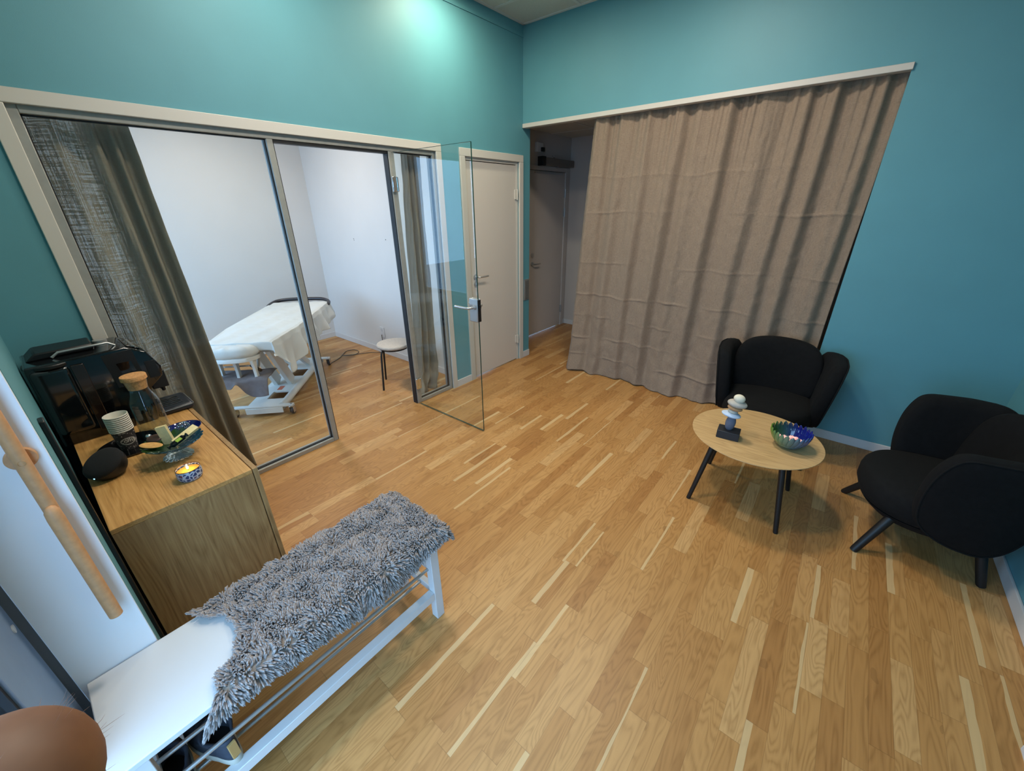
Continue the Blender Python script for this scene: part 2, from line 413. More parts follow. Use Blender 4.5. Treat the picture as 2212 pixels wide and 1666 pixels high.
# white door
m = MB().box(-.085, -.012, DO0, DO0+.03, 0, DOH); m.box(-.085, -.012, DO1-.03, DO1, 0, DOH); m.box(-.085, -.012, DO0+.03, DO1-.03, DOH-.03, DOH)
m.box(-.10, -.055, DO0+.03, DO0+.045, 0, DOH-.03); m.box(-.10, -.055, DO1-.045, DO1-.03, 0, DOH-.03); m.box(-.1, -.055, DO0, DO1, DOH-.045, DOH-.03)
d1 = struct(m, 'door_1', M_TRIM, bevel=.002, label='plain white door in the teal wall next to the corridor')
MB().box(-.055, -.016, DO0+.033, DO1-.033, .012, DOH-.036).build('leaf', M_DOOR, d1, bevel=.002)
MB().box(-.053, -.02, DO0+.034, DO1-.034, DOH-.036, DOH-.031).build('door_gap', M_GASKET, d1)
hy = -.748
m = MB().cyl((-.018, hy, 1.06), (-.006, hy, 1.06), .026); m.tube([(-.01, hy, 1.06), (.035, hy, 1.06), (.043, hy+.008, 1.06), (.046, hy+.025, 1.06), (.046, hy+.125, 1.06)], .009, 12)
m.build('lever_handle', M_STEEL, d1)
m = MB().cyl((-.018, hy, .992), (-.006, hy, .992), .026); m.cyl((-.007, hy, .992), (-.003, hy, .992), .010); m.box(-.004, .004, hy-.003, hy+.003, .984, 1.0); m.build('lock_rosette', M_STEEL, d1)
for z in (1.80, .26):
    m = MB().cyl((.004, DO1-.031, z-.05), (.004, DO1-.031, z+.05), .008); m.box(-.016, -.004, DO1-.055, DO1-.015, z-.045, z+.045); m.build('hinge', M_TRIM, d1, bevel=.001)
# back wall with the curtained opening
OX, OH = 2.812, 2.422
m = MB(); m.box(0, OX, 0, .117, OH, H); m.box(OX, XR+.1, 0, .117, 0, H)
struct(m, 'wall_back', M_TEAL)
struct(MB().box(0.002, OX+.006, -.014, .05, OH-.036, OH), 'trim_3', M_TRIM, bevel=.003)
struct(MB().box(XR, XR+.1, -4.05, .12, 0, H), 'wall_right', M_TEAL)
# baseboards
def bb(name, x0, x1, y0, y1, h=.07): struct(MB().box(x0, x1, y0, y1, 0, h), name, M_BASE, bevel=.003)
bb('baseboard_back', OX, XR, -.012, 0); bb('baseboard_right', XR-.012, XR, -3.9, -.012)
bb('baseboard_left', 0, .012, PY1, DY0); bb('baseboard_left_end', -.0, .012, DY1, .117, .075)
# near wall stub, white window reveal and street glazing
m = MB().add([(-.1, YF, 0), (1.45, YF, 0), (1.45, YN, 0), (-.1, YN-.037, 0), (-.1, YF, H), (1.45, YF, H), (1.45, YN, H), (-.1, YN-.037, H)], [(0, 3, 2, 1), (4, 5, 6, 7), (0, 1, 5, 4), (1, 2, 6, 5), (2, 3, 7, 6), (3, 0, 4, 7)])
struct(m, 'wall_front', M_TEAL)
struct(MB().box(1.45, 1.4595, YF+.004, YN-.001, 0, H), 'trim_4', plain('bright_white_board', (246, 247, 248), .5), bevel=.002)
m = MB()
m.box(1.40, 1.453, -3.96, YF+.004, 0, 2.62)                      # dark jamb profile
win = struct(m, 'window_2', plain('grey_jamb', (96, 95, 92), .5))
m = MB(); m.box(1.462, 1.735, -3.955, -3.912, 0, 2.62); m.box(2.95, 3.05, -3.955, -3.912, 0, 2.62); m.box(1.735, 2.95, -3.955, -3.912, 2.5, 2.62); m.box(1.735, 2.95, -3.955, -3.912, 0, .05)
m.build('frame', M_FRAME, win, bevel=.003)
MB().cyl((1.50, -3.913, .803), (1.50, -3.9095, .803), .011, n=24).build('screw_cap', M_WHITE, win)
m = MB()
for a, b in ((1.735, 2.95),):
    m.box(a, a+.012, -3.945, -3.918, .05, 2.5); m.box(b-.012, b, -3.945, -3.918, .05, 2.5)
m.build('gasket', M_GASKET, win)
for a, b in ((1.747, 2.938),): MB().box(a, b, -3.938, -3.930, .05, 2.5).build('pane', M_GLASS, win, smooth=False)
m = MB(); m.box(1.45, 3.05, -3.96, -3.90, 2.62, H); m.box(3.05, XR, -3.96, -3.90, 0, H)  # unseen; right of the glazing kept solid to hold daylight off that side
struct(m, 'wall_front_daylight_block', M_TEAL)
# treatment room behind the glass
struct(MB().box(-2.78, -2.68, -3.85, -.85, 0, 2.75), 'wall_treatment_far', M_WHITEWALL)
struct(MB().box(-2.68, -.11, -.95, -.85, 0, 2.75), 'wall_treatment_right', M_WHITEWALL)
m = MB(); m.box(-2.68, -.11, -3.85, -3.75, 0, .45); m.box(-2.68, -.11, -3.85, -3.75, 2.45, 2.75); m.box(-2.68, -2.5, -3.85, -3.75, .45, 2.45); m.box(-.5, -.11, -3.85, -3.75, .45, 2.45)
struct(m, 'wall_treatment_left', M_WHITEWALL)
m = MB(); m.box(-2.5, -2.45, -3.83, -3.78, .45, 2.45); m.box(-.55, -.5, -3.83, -3.78, .45, 2.45); m.box(-2.45, -.55, -3.83, -3.78, 2.4, 2.45); m.box(-2.45, -.55, -3.83, -3.78, .45, .5); m.box(-1.53, -1.47, -3.83, -3.78, .5, 2.4)
w3 = struct(m, 'window_3', M_WHITE, bevel=.003)
MB().box(-2.45, -.55, -3.808, -3.802, .5, 2.4).build('pane', M_GLASS, w3, smooth=False)
struct(MB().box(-2.78, -.11, -3.85, -.85, 2.75, 2.8), 'ceiling_treatment', M_TILE)
bb('baseboard_treatment_far', -2.68, -2.668, -3.75, -.95); bb('baseboard_treatment_right', -2.668, -.11, -.962, -.95)
m = MB()
for yx in ((-1.785, 1.359), (-1.146, 1.374)): m.cyl((yx[0], -.951, yx[1]), (yx[0], -.944, yx[1]), .006, n=8)
m.cyl((-1.78, -.951, 1.343), (-1.78, -.945, 1.343), .005, n=8)
struct(m, 'trim_wall_plugs', M_RUBBER)
# corridor behind the curtain
CX, CYE, CZ = -.44, 1.62, 2.50
m = MB(); m.box(CX-.1, CX, .0, .66, 0, CZ); m.box(CX-.1, CX, .66, 1.53, 2.12, CZ); m.box(CX-.1, CX, 1.53, CYE+.1, 0, CZ); m.box(CX-.1, -.11, .10, .117, 0, CZ)
struct(m, 'wall_corridor_left', M_CORRWALL)
struct(MB().box(CX, XR+.1, CYE, CYE+.1, 0, CZ), 'wall_corridor_end', M_CORRWALL)
struct(MB().box(XR, XR+.1, .117, CYE, 0, CZ), 'wall_corridor_right', M_CORRWALL)
struct(MB().box(CX-.1, XR+.1, .117, CYE+.1, CZ, CZ+.05), 'ceiling_corridor', M_TILE)
m = MB()
for yy in (.55, 1.15): m.box(CX, XR, yy-.012, yy+.012, CZ-.005, CZ+.002)
for xx in (.16, .76, 1.36): m.box(xx-.012, xx+.012, .117, CYE, CZ-.005, CZ+.002)
struct(m, 'trim_corridor_grid', M_TBAR)
bb('baseboard_corridor_end', CX, XR, CYE-.012, CYE); bb('baseboard_corridor_left', CX, CX+.012, 1.56, CYE-.012)
m = MB().box(CX-.06, CX+.012, .62, .69, 0, 2.14); m.box(CX-.06, CX+.012, 1.50, 1.57, 0, 2.14); m.box(CX-.06, CX+.012, .69, 1.50, 2.09, 2.14)
d3 = struct(m, 'door_3', M_CORRWALL, bevel=.003, label='grey corridor door seen past the curtain edge')
MB().box(CX-.05, CX-.004, .694, 1.496, .012, 2.086).build('leaf', M_CORRWALL, d3, bevel=.002)
MB().box(CX-.03, CX+.002, .69, 1.5, 2.086, 2.096).build('door_gap', M_GASKET, d3)
for z in (1.84, 1.60, .26):
    m = MB().cyl((CX+.012, 1.50, z-.055), (CX+.012, 1.50, z+.055), .009); m.box(CX-.004, CX+.014, 1.48, 1.52, z-.05, z+.05); m.build('hinge', M_STEEL, d3, bevel=.001)
m = MB().cyl((CX-.004, .765, .985), (CX+.012, .765, .985), .025); m.tube([(CX, .765, .985), (CX+.05, .765, .985), (CX+.055, .785, .985), (CX+.055, .88, .985)], .009); m.build('lever_handle', M_STEEL, d3)
MB().cyl((CX-.004, .762, 1.10), (CX+.014, .762, 1.10), .026).build('lock_rosette', M_STEEL, d3)

# street outside the glazing
M_PAVE = plain('grey_paving', (150, 152, 156), .8, nscale=6, namp=.1)
struct(MB().box(-8, 10, -30, -4.06, -.16, -.08), 'floor_street', M_PAVE)

# ================================================================== LAMPS
M_LENS = emit('lamp_lens', (1, .92, .8), 9)
for i, (lx, ly, en, colr, lr) in enumerate(LAMPS):
    lab = ['small round recessed ceiling lamp washing the teal wall above the open glass door', 'round recessed ceiling lamp above the coffee table side of the room', 'round recessed ceiling lamp in the middle of the room',
           'small round recessed ceiling lamp over the left glass pane', 'round recessed ceiling lamp near the right wall'][i]
    r = thing('ceiling_lamp', lab, 'lamp', (lx, ly, H-.02), 0, 'recessed ceiling lamps')
    MB().lathe([(lr, .004), (lr+.012, 0), (lr+.016, .006), (lr+.016, .019)], n=32).build('trim_ring', M_WHITE, r, local=True)
    MB().lathe([(.0005, .0105), (lr+.002, .0105)], n=32).build('lens', M_LENS, r, local=True)
    area('ceiling_lamp_light', (lx, ly, H-.022), lr*2, en, colr, disk=True)
r = thing('ceiling_lamp', 'round ceiling lamp in the treatment room over the massage table', 'lamp', (ROOM2_LAMP[0], ROOM2_LAMP[1], 2.70), 0, 'recessed ceiling lamps')
MB().lathe([(.0005, 0), (.13, 0), (.15, .015), (.15, .05)], n=36).build('diffuser', M_LENS, r, local=True)
area('ceiling_lamp_light', (ROOM2_LAMP[0], ROOM2_LAMP[1], 2.69), .28, ROOM2_LAMP[2], ROOM2_LAMP[3], disk=True)
# ================================================================== CURTAINS
def hashn(a, b=0.0, c=0.0): return noise.noise(Vector((a, b, c)))
def fold(u, k, seed):
    """soft pleat profile with flat fronts and sharper valleys, -1..1"""
    ph = u*k + .55*hashn(u*k*.45+seed, seed*1.7) ; s_ = math.sin(2*PI*ph)
    return math.copysign(abs(s_)**.7, s_)

KN = [(0, .1), (.030, -.7), (.075, -.2), (.098, .6), (.150, -.5), (.178, .35), (.262, -.55), (.285, .5), (.345, -.15), (.372, -.8), (.402, .75), (.452, -.45), (.480, .1), (.545, -.6), (.572, .85), (.640, -.15), (.668, -.6), (.700, .5), (.770, -.55), (.795, .55), (.840, -.6), (.872, .8), (.925, -.35), (.955, -.7), (.978, .4), (1.0, .1)]
def pleat(u):
    """irregular pressed pleats: broad sloping faces and short sharp returns"""
    def raw(u):
        for (a, p), (b, q) in zip(KN, KN[1:]):
            if u <= b: t = (u-a)/(b-a); t = max(0, t); t = t*.5 + .5*t*t*(3-2*t); return p+(q-p)*t
        return KN[-1][1]
    return (raw(u-.007)+2*raw(u-.003)+2*raw(u+.003)+raw(u+.007))/6
def main_curtain():
    def fn(u, v):
        z = .006 + v*(2.398-.006)
        x0 = .605 + .135*v**1.2; x1 = 2.803 - .012*math.sin(v*5)
        uu = u + .012*hashn(u*6, v*2.2, 3)*(1-v)
        x = x0 + (x1-x0)*u
        bl = v**4
        y = .050*pleat(uu + .010*hashn(v*1.3, 4.1)*(1-v))*(1-.30*bl) + .010*fold(u, 27, 7.7)*bl + .010*hashn(u*17, v*1.5, 9)
        # ironed fold creases across the cloth and small wrinkles lower down
        for zc, a_ in ((1.92, .005), (1.62, .007), (1.18, .006), (.86, .009), (.62, .008), (.40, .010), (.20, .010)):
            d = z - zc - .03*hashn(u*7+zc*9, zc)
            y += -a_*math.exp(-(d/.008)**2)*max(0, .45+1.1*hashn(u*(5 if z > 1 else 10), zc*3))
        y += .012*hashn(u*34, z*8, 1)*max(0, 1-z/1.1) + .004*hashn(u*60, z*14, 6)
        y -= .055*max(0, 1-z/.45)**2*(.5+.6*math.sin(u*13+1))      # hem kicks out towards the room
        yy = .062 + y
        if u < .02: yy += .02*(1-u/.02)
        zz = z
        if v > .985: zz = z - .012*abs(hashn(u*40, 5))
        zz += .035*max(0, .25-z)/.25*max(0, hashn(u*9+4, 2.2))
        return (x, yy, zz)
    return MB().grid(fn, 520, 320)
mc = main_curtain().build('curtain', M_CURTAIN, None, ang=180, solid=.002)
tag(mc, 'wide floor-length beige linen curtain closing off the wall opening', 'curtain')

def side_curtain(name, y_top, y_bot, ztop, seed, mat, k, xc, label, spill=0.0, amp=.05):
    def fn(u, v):
        z = .01 + v*(ztop-.01)
        a0 = y_bot[0] + (y_top[0]-y_bot[0])*v**.8; a1 = y_bot[1] + (y_top[1]-y_bot[1])*v**.8
        uu = u + .05*hashn(u*3, v*1.4, seed)
        y = a0 + (a1-a0)*u
        x = xc + amp*fold(uu, k, seed)*(1-.25*v) + .012*hashn(u*12, v*5, seed+3) + .008*hashn(u*26, z*7, seed)
        if spill and z < .32:
            t_ = (1-z/.32); x += spill*t_**2*(.4+.8*hashn(u*6, t_*2.6, seed)+.3*math.sin(t_*9+u*5))*.35
            y += -.07*t_**2 + .05*hashn(u*8, t_*4, seed+8)*t_
        if v > .97: z -= .022*abs(hashn(u*14, seed))*(v-.97)/.03
        return (x, y, z)
    o = MB().grid(fn, 150, 110).build(name, mat, None, ang=180, solid=.0015)
    return tag(o, label, 'curtain', 'curtains behind the glass')
side_curtain('curtain', (-3.425, -3.03), (-3.43, -2.965), 2.102, 4.4, M_CURT2, 4.2, -.185, 'dark olive sheer curtain gathered behind the left end of the glass wall', amp=.045)
side_curtain('curtain', (-1.345, -1.16), (-1.44, -1.17), 2.10, 9.3, M_CURT3, 3.1, -.19, 'narrow grey curtain behind the right glass pane, bunched up on the floor', spill=.26, amp=.04)

# ================================================================== CABINET
CBX0, CBX1, CBY0, CBY1, CBZ = .02, 1.150, -3.712, -3.262, .74
r = thing('sideboard', 'low oak veneer sideboard in the corner carrying the coffee machine', 'cabinet', ((CBX0+CBX1)/2, (CBY0+CBY1)/2, 0))
MB().box(CBX0, CBX1, CBY0, CBY1-.021, CBZ-.018, CBZ).build('top_panel', M_CABOAK, r, bevel=.0012)
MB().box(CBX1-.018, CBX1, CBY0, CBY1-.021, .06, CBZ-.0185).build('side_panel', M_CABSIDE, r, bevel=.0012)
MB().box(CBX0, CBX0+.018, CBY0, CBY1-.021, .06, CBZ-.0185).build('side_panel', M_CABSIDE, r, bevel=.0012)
MB().box(CBX0+.018, CBX1-.018, CBY0, CBY0+.01, .06, CBZ-.018).build('back_panel', M_CABSIDE, r)
MB().box(CBX0+.018, CBX1-.018, CBY0, CBY1-.021, .06, .078).build('bottom_panel', M_CABSIDE, r)
mid = (CBX0+CBX1)/2
for a, b in ((CBX0, mid-.001), (mid+.001, CBX1)):
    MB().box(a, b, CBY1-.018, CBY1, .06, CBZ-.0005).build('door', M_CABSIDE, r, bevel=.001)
MB().box(CBX0+.03, CBX1-.03, CBY0+.03, CBY1-.07, 0, .06).build('plinth', M_BLACKMATT, r)
# narrow black strip leaning along the wall stub
m = MB().add([(x_, y_, z_) for z_, xa in ((.02, 1.250), (1.16, 1.110)) for x_, y_ in ((xa, YN-.008), (xa+.045, YN-.007), (xa+.045, YN+.006), (xa, YN+.005))], [(0, 3, 2, 1), (4, 5, 6, 7), (0, 1, 5, 4), (1, 2, 6, 5), (2, 3, 7, 6), (3, 0, 4, 7)])
m.build('black_strip', M_BLACKMATT, None, bevel=.003, label='narrow black strip running down the teal wall stub beside the sideboard', cat='cable cover')

# ================================================================== COFFEE MACHINE
r = thing('coffee_machine', 'black bean-to-cup coffee machine standing on the oak sideboard', 'coffee machine', (.17, -3.52, CBZ))
zb = CBZ
class MBS(MB):      # the machine's own shape, its wall end drawn out to the wall stub
    def build(s, *a, **k):
        s.v = [Vector((p.x+.012, p.y - max(0, (-3.45-p.y)/.25)*.038, p.z)) for p in s.v]
        return MB.build(s, *a, **k)
M_SMOKE = plain('smoked_plastic', (16, 20, 22), .06, coat=.6)
M_BROWN = plain('dark_brown_plastic', (30, 20, 16), .15, coat=.4)
def yz_prism(poly, x0, x1): return MBS().prism(poly, lambda y, z: (x0, y, z), lambda y, z: (x1, y, z))
prof = [(-3.70, zb), (-3.405, zb), (-3.398, zb+.012), (-3.385, zb+.165), (-3.325, zb+.215), (-3.318, zb+.262), (-3.352, zb+.345), (-3.42, zb+.385), (-3.70, zb+.375)]
yz_prism(prof, .035, .302).build('body', M_BLACKGLOSS, r, bevel=.008, seg=3)
m = MBS().box(.303, .3045, -3.375, -3.335, zb+.215, zb+.30); m.build('side_panel', M_BLACKMATT, r, bevel=.004)
m = yz_prism([(-3.487, zb+.205), (-3.39, zb+.205), (-3.40, zb+.372), (-3.50, zb+.365)], .3015, .3045); m.build('service_door', M_BLACKMATT, r, bevel=.001)
yz_prism([(-3.461, zb+.268), (-3.411, zb+.268), (-3.417, zb+.318), (-3.467, zb+.318)], .3045, .3055).build('grip_recess', M_BLACKGLOSS, r)
# water tank at the wall end, with its lid and brown strip
tk = MBS().box(.16, .314, -3.695, -3.59, zb+.05, zb+.357).build('water_tank', M_SMOKE, r, bevel=.02, seg=4)
m = MBS(); m.rings([[Vector((.237+.082*math.cos(a), -3.635+.07*math.sin(a), zz)) for a in [2*PI*k/32 for k in range(32)]] for zz in (zb+.355, zb+.372)]); m.build('tank_lid', M_BLACKMATT, tk, bevel=.004)
MBS().box(.300, .3115, -3.588, -3.552, zb+.03, zb+.352).build('trim_strip', M_BROWN, r, bevel=.003)
# raised lid on top, bean hopper edge and cup rail
yz_prism([(-3.69, zb+.374), (-3.50, zb+.383), (-3.50, zb+.408), (-3.66, zb+.406)], .05, .205).build('hopper_lid', M_BLACKMATT, r, bevel=.006)
m = MBS().tube([(.225, -3.62, zb+.383), (.225, -3.60, zb+.40), (.225, -3.46, zb+.402), (.225, -3.44, zb+.385)], .005); m.build('cup_rail', M_STEEL, r)
m = MBS().cyl((.16, -3.475, zb+.38), (.16, -3.475, zb+.408), .022); m.build('grind_knob', M_STEEL, r)
# sloped control panel, spout and drip tray at the front
m = MBS().obox((.168, -3.386, zb+.3695), [(1, 0, 0), (0, .865, -.50), (0, .50, .865)], (.10, .026, .002)); m.build('control_panel', M_SMOKE, r, bevel=.0015)
m = MBS()
for k in range(5): m.obox((.10+.035*k, -3.383, zb+.3715), [(1, 0, 0), (0, .865, -.5), (0, .5, .865)], (.010, .006, .0012))
m.build('button_row', M_STEEL, r)
m = MBS().box(.125, .215, -3.372, -3.305, zb+.125, zb+.215); m.cyl((.15, -3.33, zb+.125), (.15, -3.33, zb+.10), .008); m.cyl((.19, -3.33, zb+.125), (.19, -3.33, zb+.10), .008); m.build('spout', M_BLACKMATT, r, bevel=.004)
dt = MBS().box(.085, .295, -3.392, -3.248, zb+.001, zb+.034).build('drip_tray', plain('dark_grey_plastic', (34, 38, 46), .35), r, bevel=.014, seg=4)
m = MBS()
for k in range(5): m.box(.135+.026*k, .147+.026*k, -3.37, -3.285, zb+.0335, zb+.0355)
m.build('tray_slot', M_BLACKGLOSS, dt)
m = MBS().tube([(.302, -3.384, zb+.027), (.2965, -3.26, zb+.027), (.285, -3.2475, zb+.027), (.10, -3.2465, zb+.027)], .0016, 6); m.build('edge_trim', M_STEEL, dt)
m = MBS().tube([(.25, -3.70, zb+.06), (.26, -3.715, zb+.03), (.5, -3.714, zb+.006), (.78, -3.713, zb+.005), (.95, -3.712, zb+.004), (1.08, -3.711, zb-.06), (1.15, -3.711, zb-.2)], .004, 8); m.build('power_cord', M_BLACKMATT, r)

# ================================================================== THINGS ON THE SIDEBOARD
m = MB().lathe([(.001, 0), (.105, 0), (.116, .004), (.118, .009), (.112, .009), (.104, .0045), (.001, .0045)], (.53, -3.545, zb), 48)
m.build('serving_tray', M_BLACKGLOSS, None, label='round black tray under the stack of paper cups', cat='tray')
TZ = zb+.0046
def cup_mat(name):
    t = NT(name); p, x, y, z = t.pos(); a = t.math('ARCTAN2', y, x)
    n1 = t.noise(t.vec(t.math('MULTIPLY', t.math('SINE', a), 2.2), t.math('MULTIPLY', t.math('COSINE', a), 2.2), t.math('MULTIPLY', z, 55)), 1.8, 2)
    band = t.math('GREATER_THAN', n1, .60)
    t.base(t.mix(band, lin(46, 41, 40), lin(150, 140, 132))); t.rm(.6); return t.m
M_CUPPRINT = cup_mat('printed_paper'); M_PAPER = plain('white_paper', (226, 220, 206), .7)
def cup_mesh(printed):
    m = MB(); m.lathe([(.001, .004), (.0275, .004), (.0275, 0), (.029, 0), (.0385, .088)], n=40); m.cur = 1
    m.lathe([(.0385, .088), (.0398, .0895), (.0412, .092), (.0405, .0945), (.0388, .0945), (.0378, .092), (.028, .008), (.001, .008)], n=40); return m
cupx, cupy = .548, -3.556
c0 = cup_mesh(True).build('paper_cup', [M_CUPPRINT, M_PAPER], thing('paper_cup_tmp', None, None), local=True); tmp = c0.parent; c0.parent = None; bpy.data.objects.remove(tmp)
NCUP = 9; pos_ = ['bottom', 'second from the bottom', 'third from the bottom', 'fourth from the bottom', 'middle', 'fourth from the top', 'third from the top', 'second from the top', 'topmost']
for k in range(NCUP):
    o = c0 if k == 0 else c0.copy()
    if k: COL.objects.link(o)
    o.location = (cupx, cupy, TZ+.0085*k); o.name = 'paper_cup'
    q = {0: 'bottom paper cup of the stack, its dark printed side with the coffee badge showing', NCUP-1: 'topmost paper cup of the stack with its open white mouth showing'}.get(k, 'white rimmed paper cup, %s in the stack on the black tray' % pos_[k])
    tag(o, q, 'cup', 'stacked paper cups')
# the oval badge wrapped on the bottom cup
def text_mesh(body, size):
    cu = bpy.data.curves.new('lettering', 'FONT'); cu.body = body; cu.size = size; cu.align_x = 'CENTER'; cu.align_y = 'CENTER'
    ob = bpy.data.objects.new('lettering', cu); COL.objects.link(ob)
    bpy.context.view_layer.update()
    me = bpy.data.meshes.new_from_object(ob.evaluated_get(bpy.context.evaluated_depsgraph_get()))
    vs_ = [v.co.copy() for v in me.vertices]; fs = [tuple(p.vertices) for p in me.polygons]
    bpy.data.objects.remove(ob); bpy.data.curves.remove(cu); bpy.data.meshes.remove(me)
    return vs_, fs
def wrap(px, pz, h, ang0, off=.0006):
    z = h + pz; rr = .029 + (.0385-.029)*z/.088 + off; a = ang0 + px/rr
    return Vector((rr*math.cos(a), rr*math.sin(a), z))
ang0 = math.atan2(-3.6416-cupy, 2.8158-cupx) + .12
m = MB(); vs_, fs = text_mesh('COFFEE', .0155)
fs2 = []; m.add([wrap(p.x*.95, p.y*1.25, .043, ang0) for p in vs_], fs)
for (ra, rb) in ((.0275, .017), (.0245, .0145)):
    n = 56; v = []; f = []
    for k in range(n):
        a = 2*PI*k/n
        for q in (0, .0012): v.append(wrap((ra-q)*math.cos(a), (rb-q)*math.sin(a), .043, ang0, .0005))
    for k in range(n): f.append((2*k, 2*((k+1) % n), 2*((k+1) % n)+1, 2*k+1))
    m.add(v, f)
for sx in (-.006, 0, .006):     # little cup of steam above the word
    m.add([wrap(sx-.001, .0085, .043, ang0), wrap(sx+.001, .0085, .043, ang0), wrap(sx+.0018, .0125, .043, ang0), wrap(sx-.0002, .0125, .043, ang0)], [(0, 1, 2, 3)])
m.build('badge_lettering', M_PAPER, c0, local=True, smooth=False, label='white oval badge reading COFFEE')

# carafe: glass, water, cork
cfx, cfy = .500, -3.448; CS = 1.22
r = thing('water_carafe', 'glass carafe half full of water with a cork stopper', 'carafe', (cfx, cfy, zb))
M_CGLASS = glass_mat('carafe_glass', (.92, .95, .95), 2.4)
cpf = [(.001, .004), (.040, .004), (.0455, .01), (.046, .05), (.0455, .135), (.043, .15), (.033, .175), (.0295, .19), (.0295, .20), (.034, .226), (.0355, .232)]
MB().lathe([(CS*a_, CS*b_) for a_, b_ in cpf], n=44).build('glass_body', M_CGLASS, r, local=True, solid=0)
MB().lathe([(CS*a_, CS*b_) for a_, b_ in [(.001, .0), (.042, .0), (.0462, .004), (.0455, .011), (.001, .011)]], n=44).build('glass_base', M_CGLASS, r, local=True)
MB().lathe([(CS*a_, CS*b_) for a_, b_ in [(.001, .011), (.0445, .0115), (.045, .13), (.001, .13)]], n=44).build('water', glass_mat('water', (.80, .86, .88), 1.6), r, local=True)
MB().lathe([(CS*a_, CS*b_) for a_, b_ in [(.001, .196), (.0275, .196), (.0325, .228), (.0345, .232), (.0375, .232), (.0375, .246), (.0365, .2475), (.001, .2475)]], n=36).build('cork_stopper', M_CORK, r, local=True)

# smart speaker: half ball with a slanted cloth face
spx, spy = .752, -3.652
r = thing('smart_speaker', 'black half-ball smart speaker with a small blue status light', 'speaker', (spx, spy, zb))
ax_n = Vector((.30, -.42, .85)).normalized(); u_ = ax_n.orthogonal().normalized(); v_ = ax_n.cross(u_)
cen = Vector((0, 0, .060)); R_ = .066
M_CLOTH = plain('black_speaker_cloth', (20, 20, 22), .95, bump=.6, bscale=900)
m = MB(); rings = []
for k in range(13):
    a = -PI/2 + (PI/2)*k/12; rr, h = R_*max(math.cos(a), .02), R_*math.sin(a)*1.1
    rings.append([cen + ax_n*h + (u_*math.cos(2*PI*j/36)+v_*math.sin(2*PI*j/36))*rr for j in range(36)])
m.rings(rings, True, False).build('shell', M_BLACKMATT, r, local=True)
m = MB(); rings = []
for rr, h in ((R_, 0), (R_*1.01, .005), (R_*.97, .013), (R_*.8, .021), (R_*.45, .027), (.001, .029)):
    rings.append([cen + ax_n*h + (u_*math.cos(2*PI*j/36)+v_*math.sin(2*PI*j/36))*rr for j in range(36)])
m.rings(rings, True, True).build('cloth_face', M_CLOTH, r, local=True)
MB().lathe([(.001, 0), (.03, 0), (.032, .006), (.026, .012), (.001, .012)], n=28).build('foot', M_RUBBER, r, local=True)
lp = cen + ax_n*.006 + (Vector((.55, -.55, -.3)) - ax_n*ax_n.dot(Vector((.55, -.55, -.3)))).normalized()*R_*1.0
MB().ell(lp, (.0028, .0028, .0028), nu=10, nv=6).build('status_light', emit('blue_led', (.35, .75, 1.0), 3), r, local=True)

# tiered glass sweet dish
csx, csy = .800, -3.438
r = thing('cake_stand', 'footed green and blue glass sweet dish with petal rim', 'cake stand', (csx, csy, zb))
def petal_mat(name, bowl=True):
    t = NT(name); p, x, y, z = t.pos(); a = t.math('DIVIDE', t.math('ARCTAN2', y, x), 2*PI)
    a = t.math('FRACT', t.math('ADD', a, 1.0))
    col = t.ramp(a, [(0, lin(24, 40, 150)), (.2, lin(26, 32, 132)), (.42, lin(70, 120, 40)), (.55, lin(120, 150, 30)), (.68, lin(120, 150, 110)), (.82, lin(90, 120, 135)), (1, lin(24, 40, 150))])
    t.base(col); t.rm(.08); t.b.inputs['Transmission Weight'].default_value = .35; t.b.inputs['Coat Weight'].default_value = .6; t.b.inputs['IOR'].default_value = 1.4
    return t.m
M_PETAL = petal_mat('petal_glass')
def stand_mat():
    t = NT('green_blue_glass'); p, x, y, z = t.pos()
    t.base(t.ramp(t.math('ADD', t.math('MULTIPLY', t.math('ADD', x, y), 4.5), .5), [(.2, lin(44, 78, 34)), (.45, lin(58, 78, 68)), (.75, lin(34, 82, 104))]))
    t.rm(.08); t.b.inputs['Transmission Weight'].default_value = .35; t.b.inputs['Coat Weight'].default_value = .5; return t.m
npet = 22; m = MB(); n = npet*6; rings = []
for (rr, z, wv) in ((.012, .050, 0), (.05, .054, .001), (.078, .062, .002), (.094, .072, .004), (.101, .079, .006), (.0995, .081, .006), (.092, .0755, .004), (.08, .068, .002), (.05, .0585, .001), (.004, .056, 0)):
    ring = []
    for k in range(n):
        a = 2*PI*k/n; c_ = abs(math.cos(npet*a/2)); q = rr + wv*2*(c_-.5); ring.append((q*math.cos(a), q*math.sin(a), z + wv*.9*(c_-.5)))
    rings.append(ring)
m.rings(rings, True, True); m.build('dish', stand_mat(), r, local=True, ang=60)
m = MB(); n = 64; rings = []
for rr, z in ((.003, .004), (.044, 0), (.052, .004), (.050, .010), (.034, .024), (.022, .036), (.020, .05)):
    rings.append([((rr*(1+.07*math.cos(16*2*PI*k/n+z*60)))*math.cos(2*PI*k/n), (rr*(1+.07*math.cos(16*2*PI*k/n+z*60)))*math.sin(2*PI*k/n), z) for k in range(n)])
m.rings(rings, True, True)
tg = NT('clear_cast_glass'); tg.base((.80, .90, .88, 1)); tg.rm(.04); tg.b.inputs['Transmission Weight'].default_value = .9; tg.b.inputs['IOR'].default_value = 1.45
m.build('foot', tg.m, r, local=True, ang=60)
M_WAFER = plain('pale_wafer', (226, 206, 152), .8, nscale=80, namp=.08, bump=.3, bscale=300)
M_BISCUIT = plain('baked_biscuit', (206, 154, 88), .85, nscale=90, namp=.14, bump=.4, bscale=260)
M_CHOC = plain('milk_chocolate', (74, 50, 40), .4)
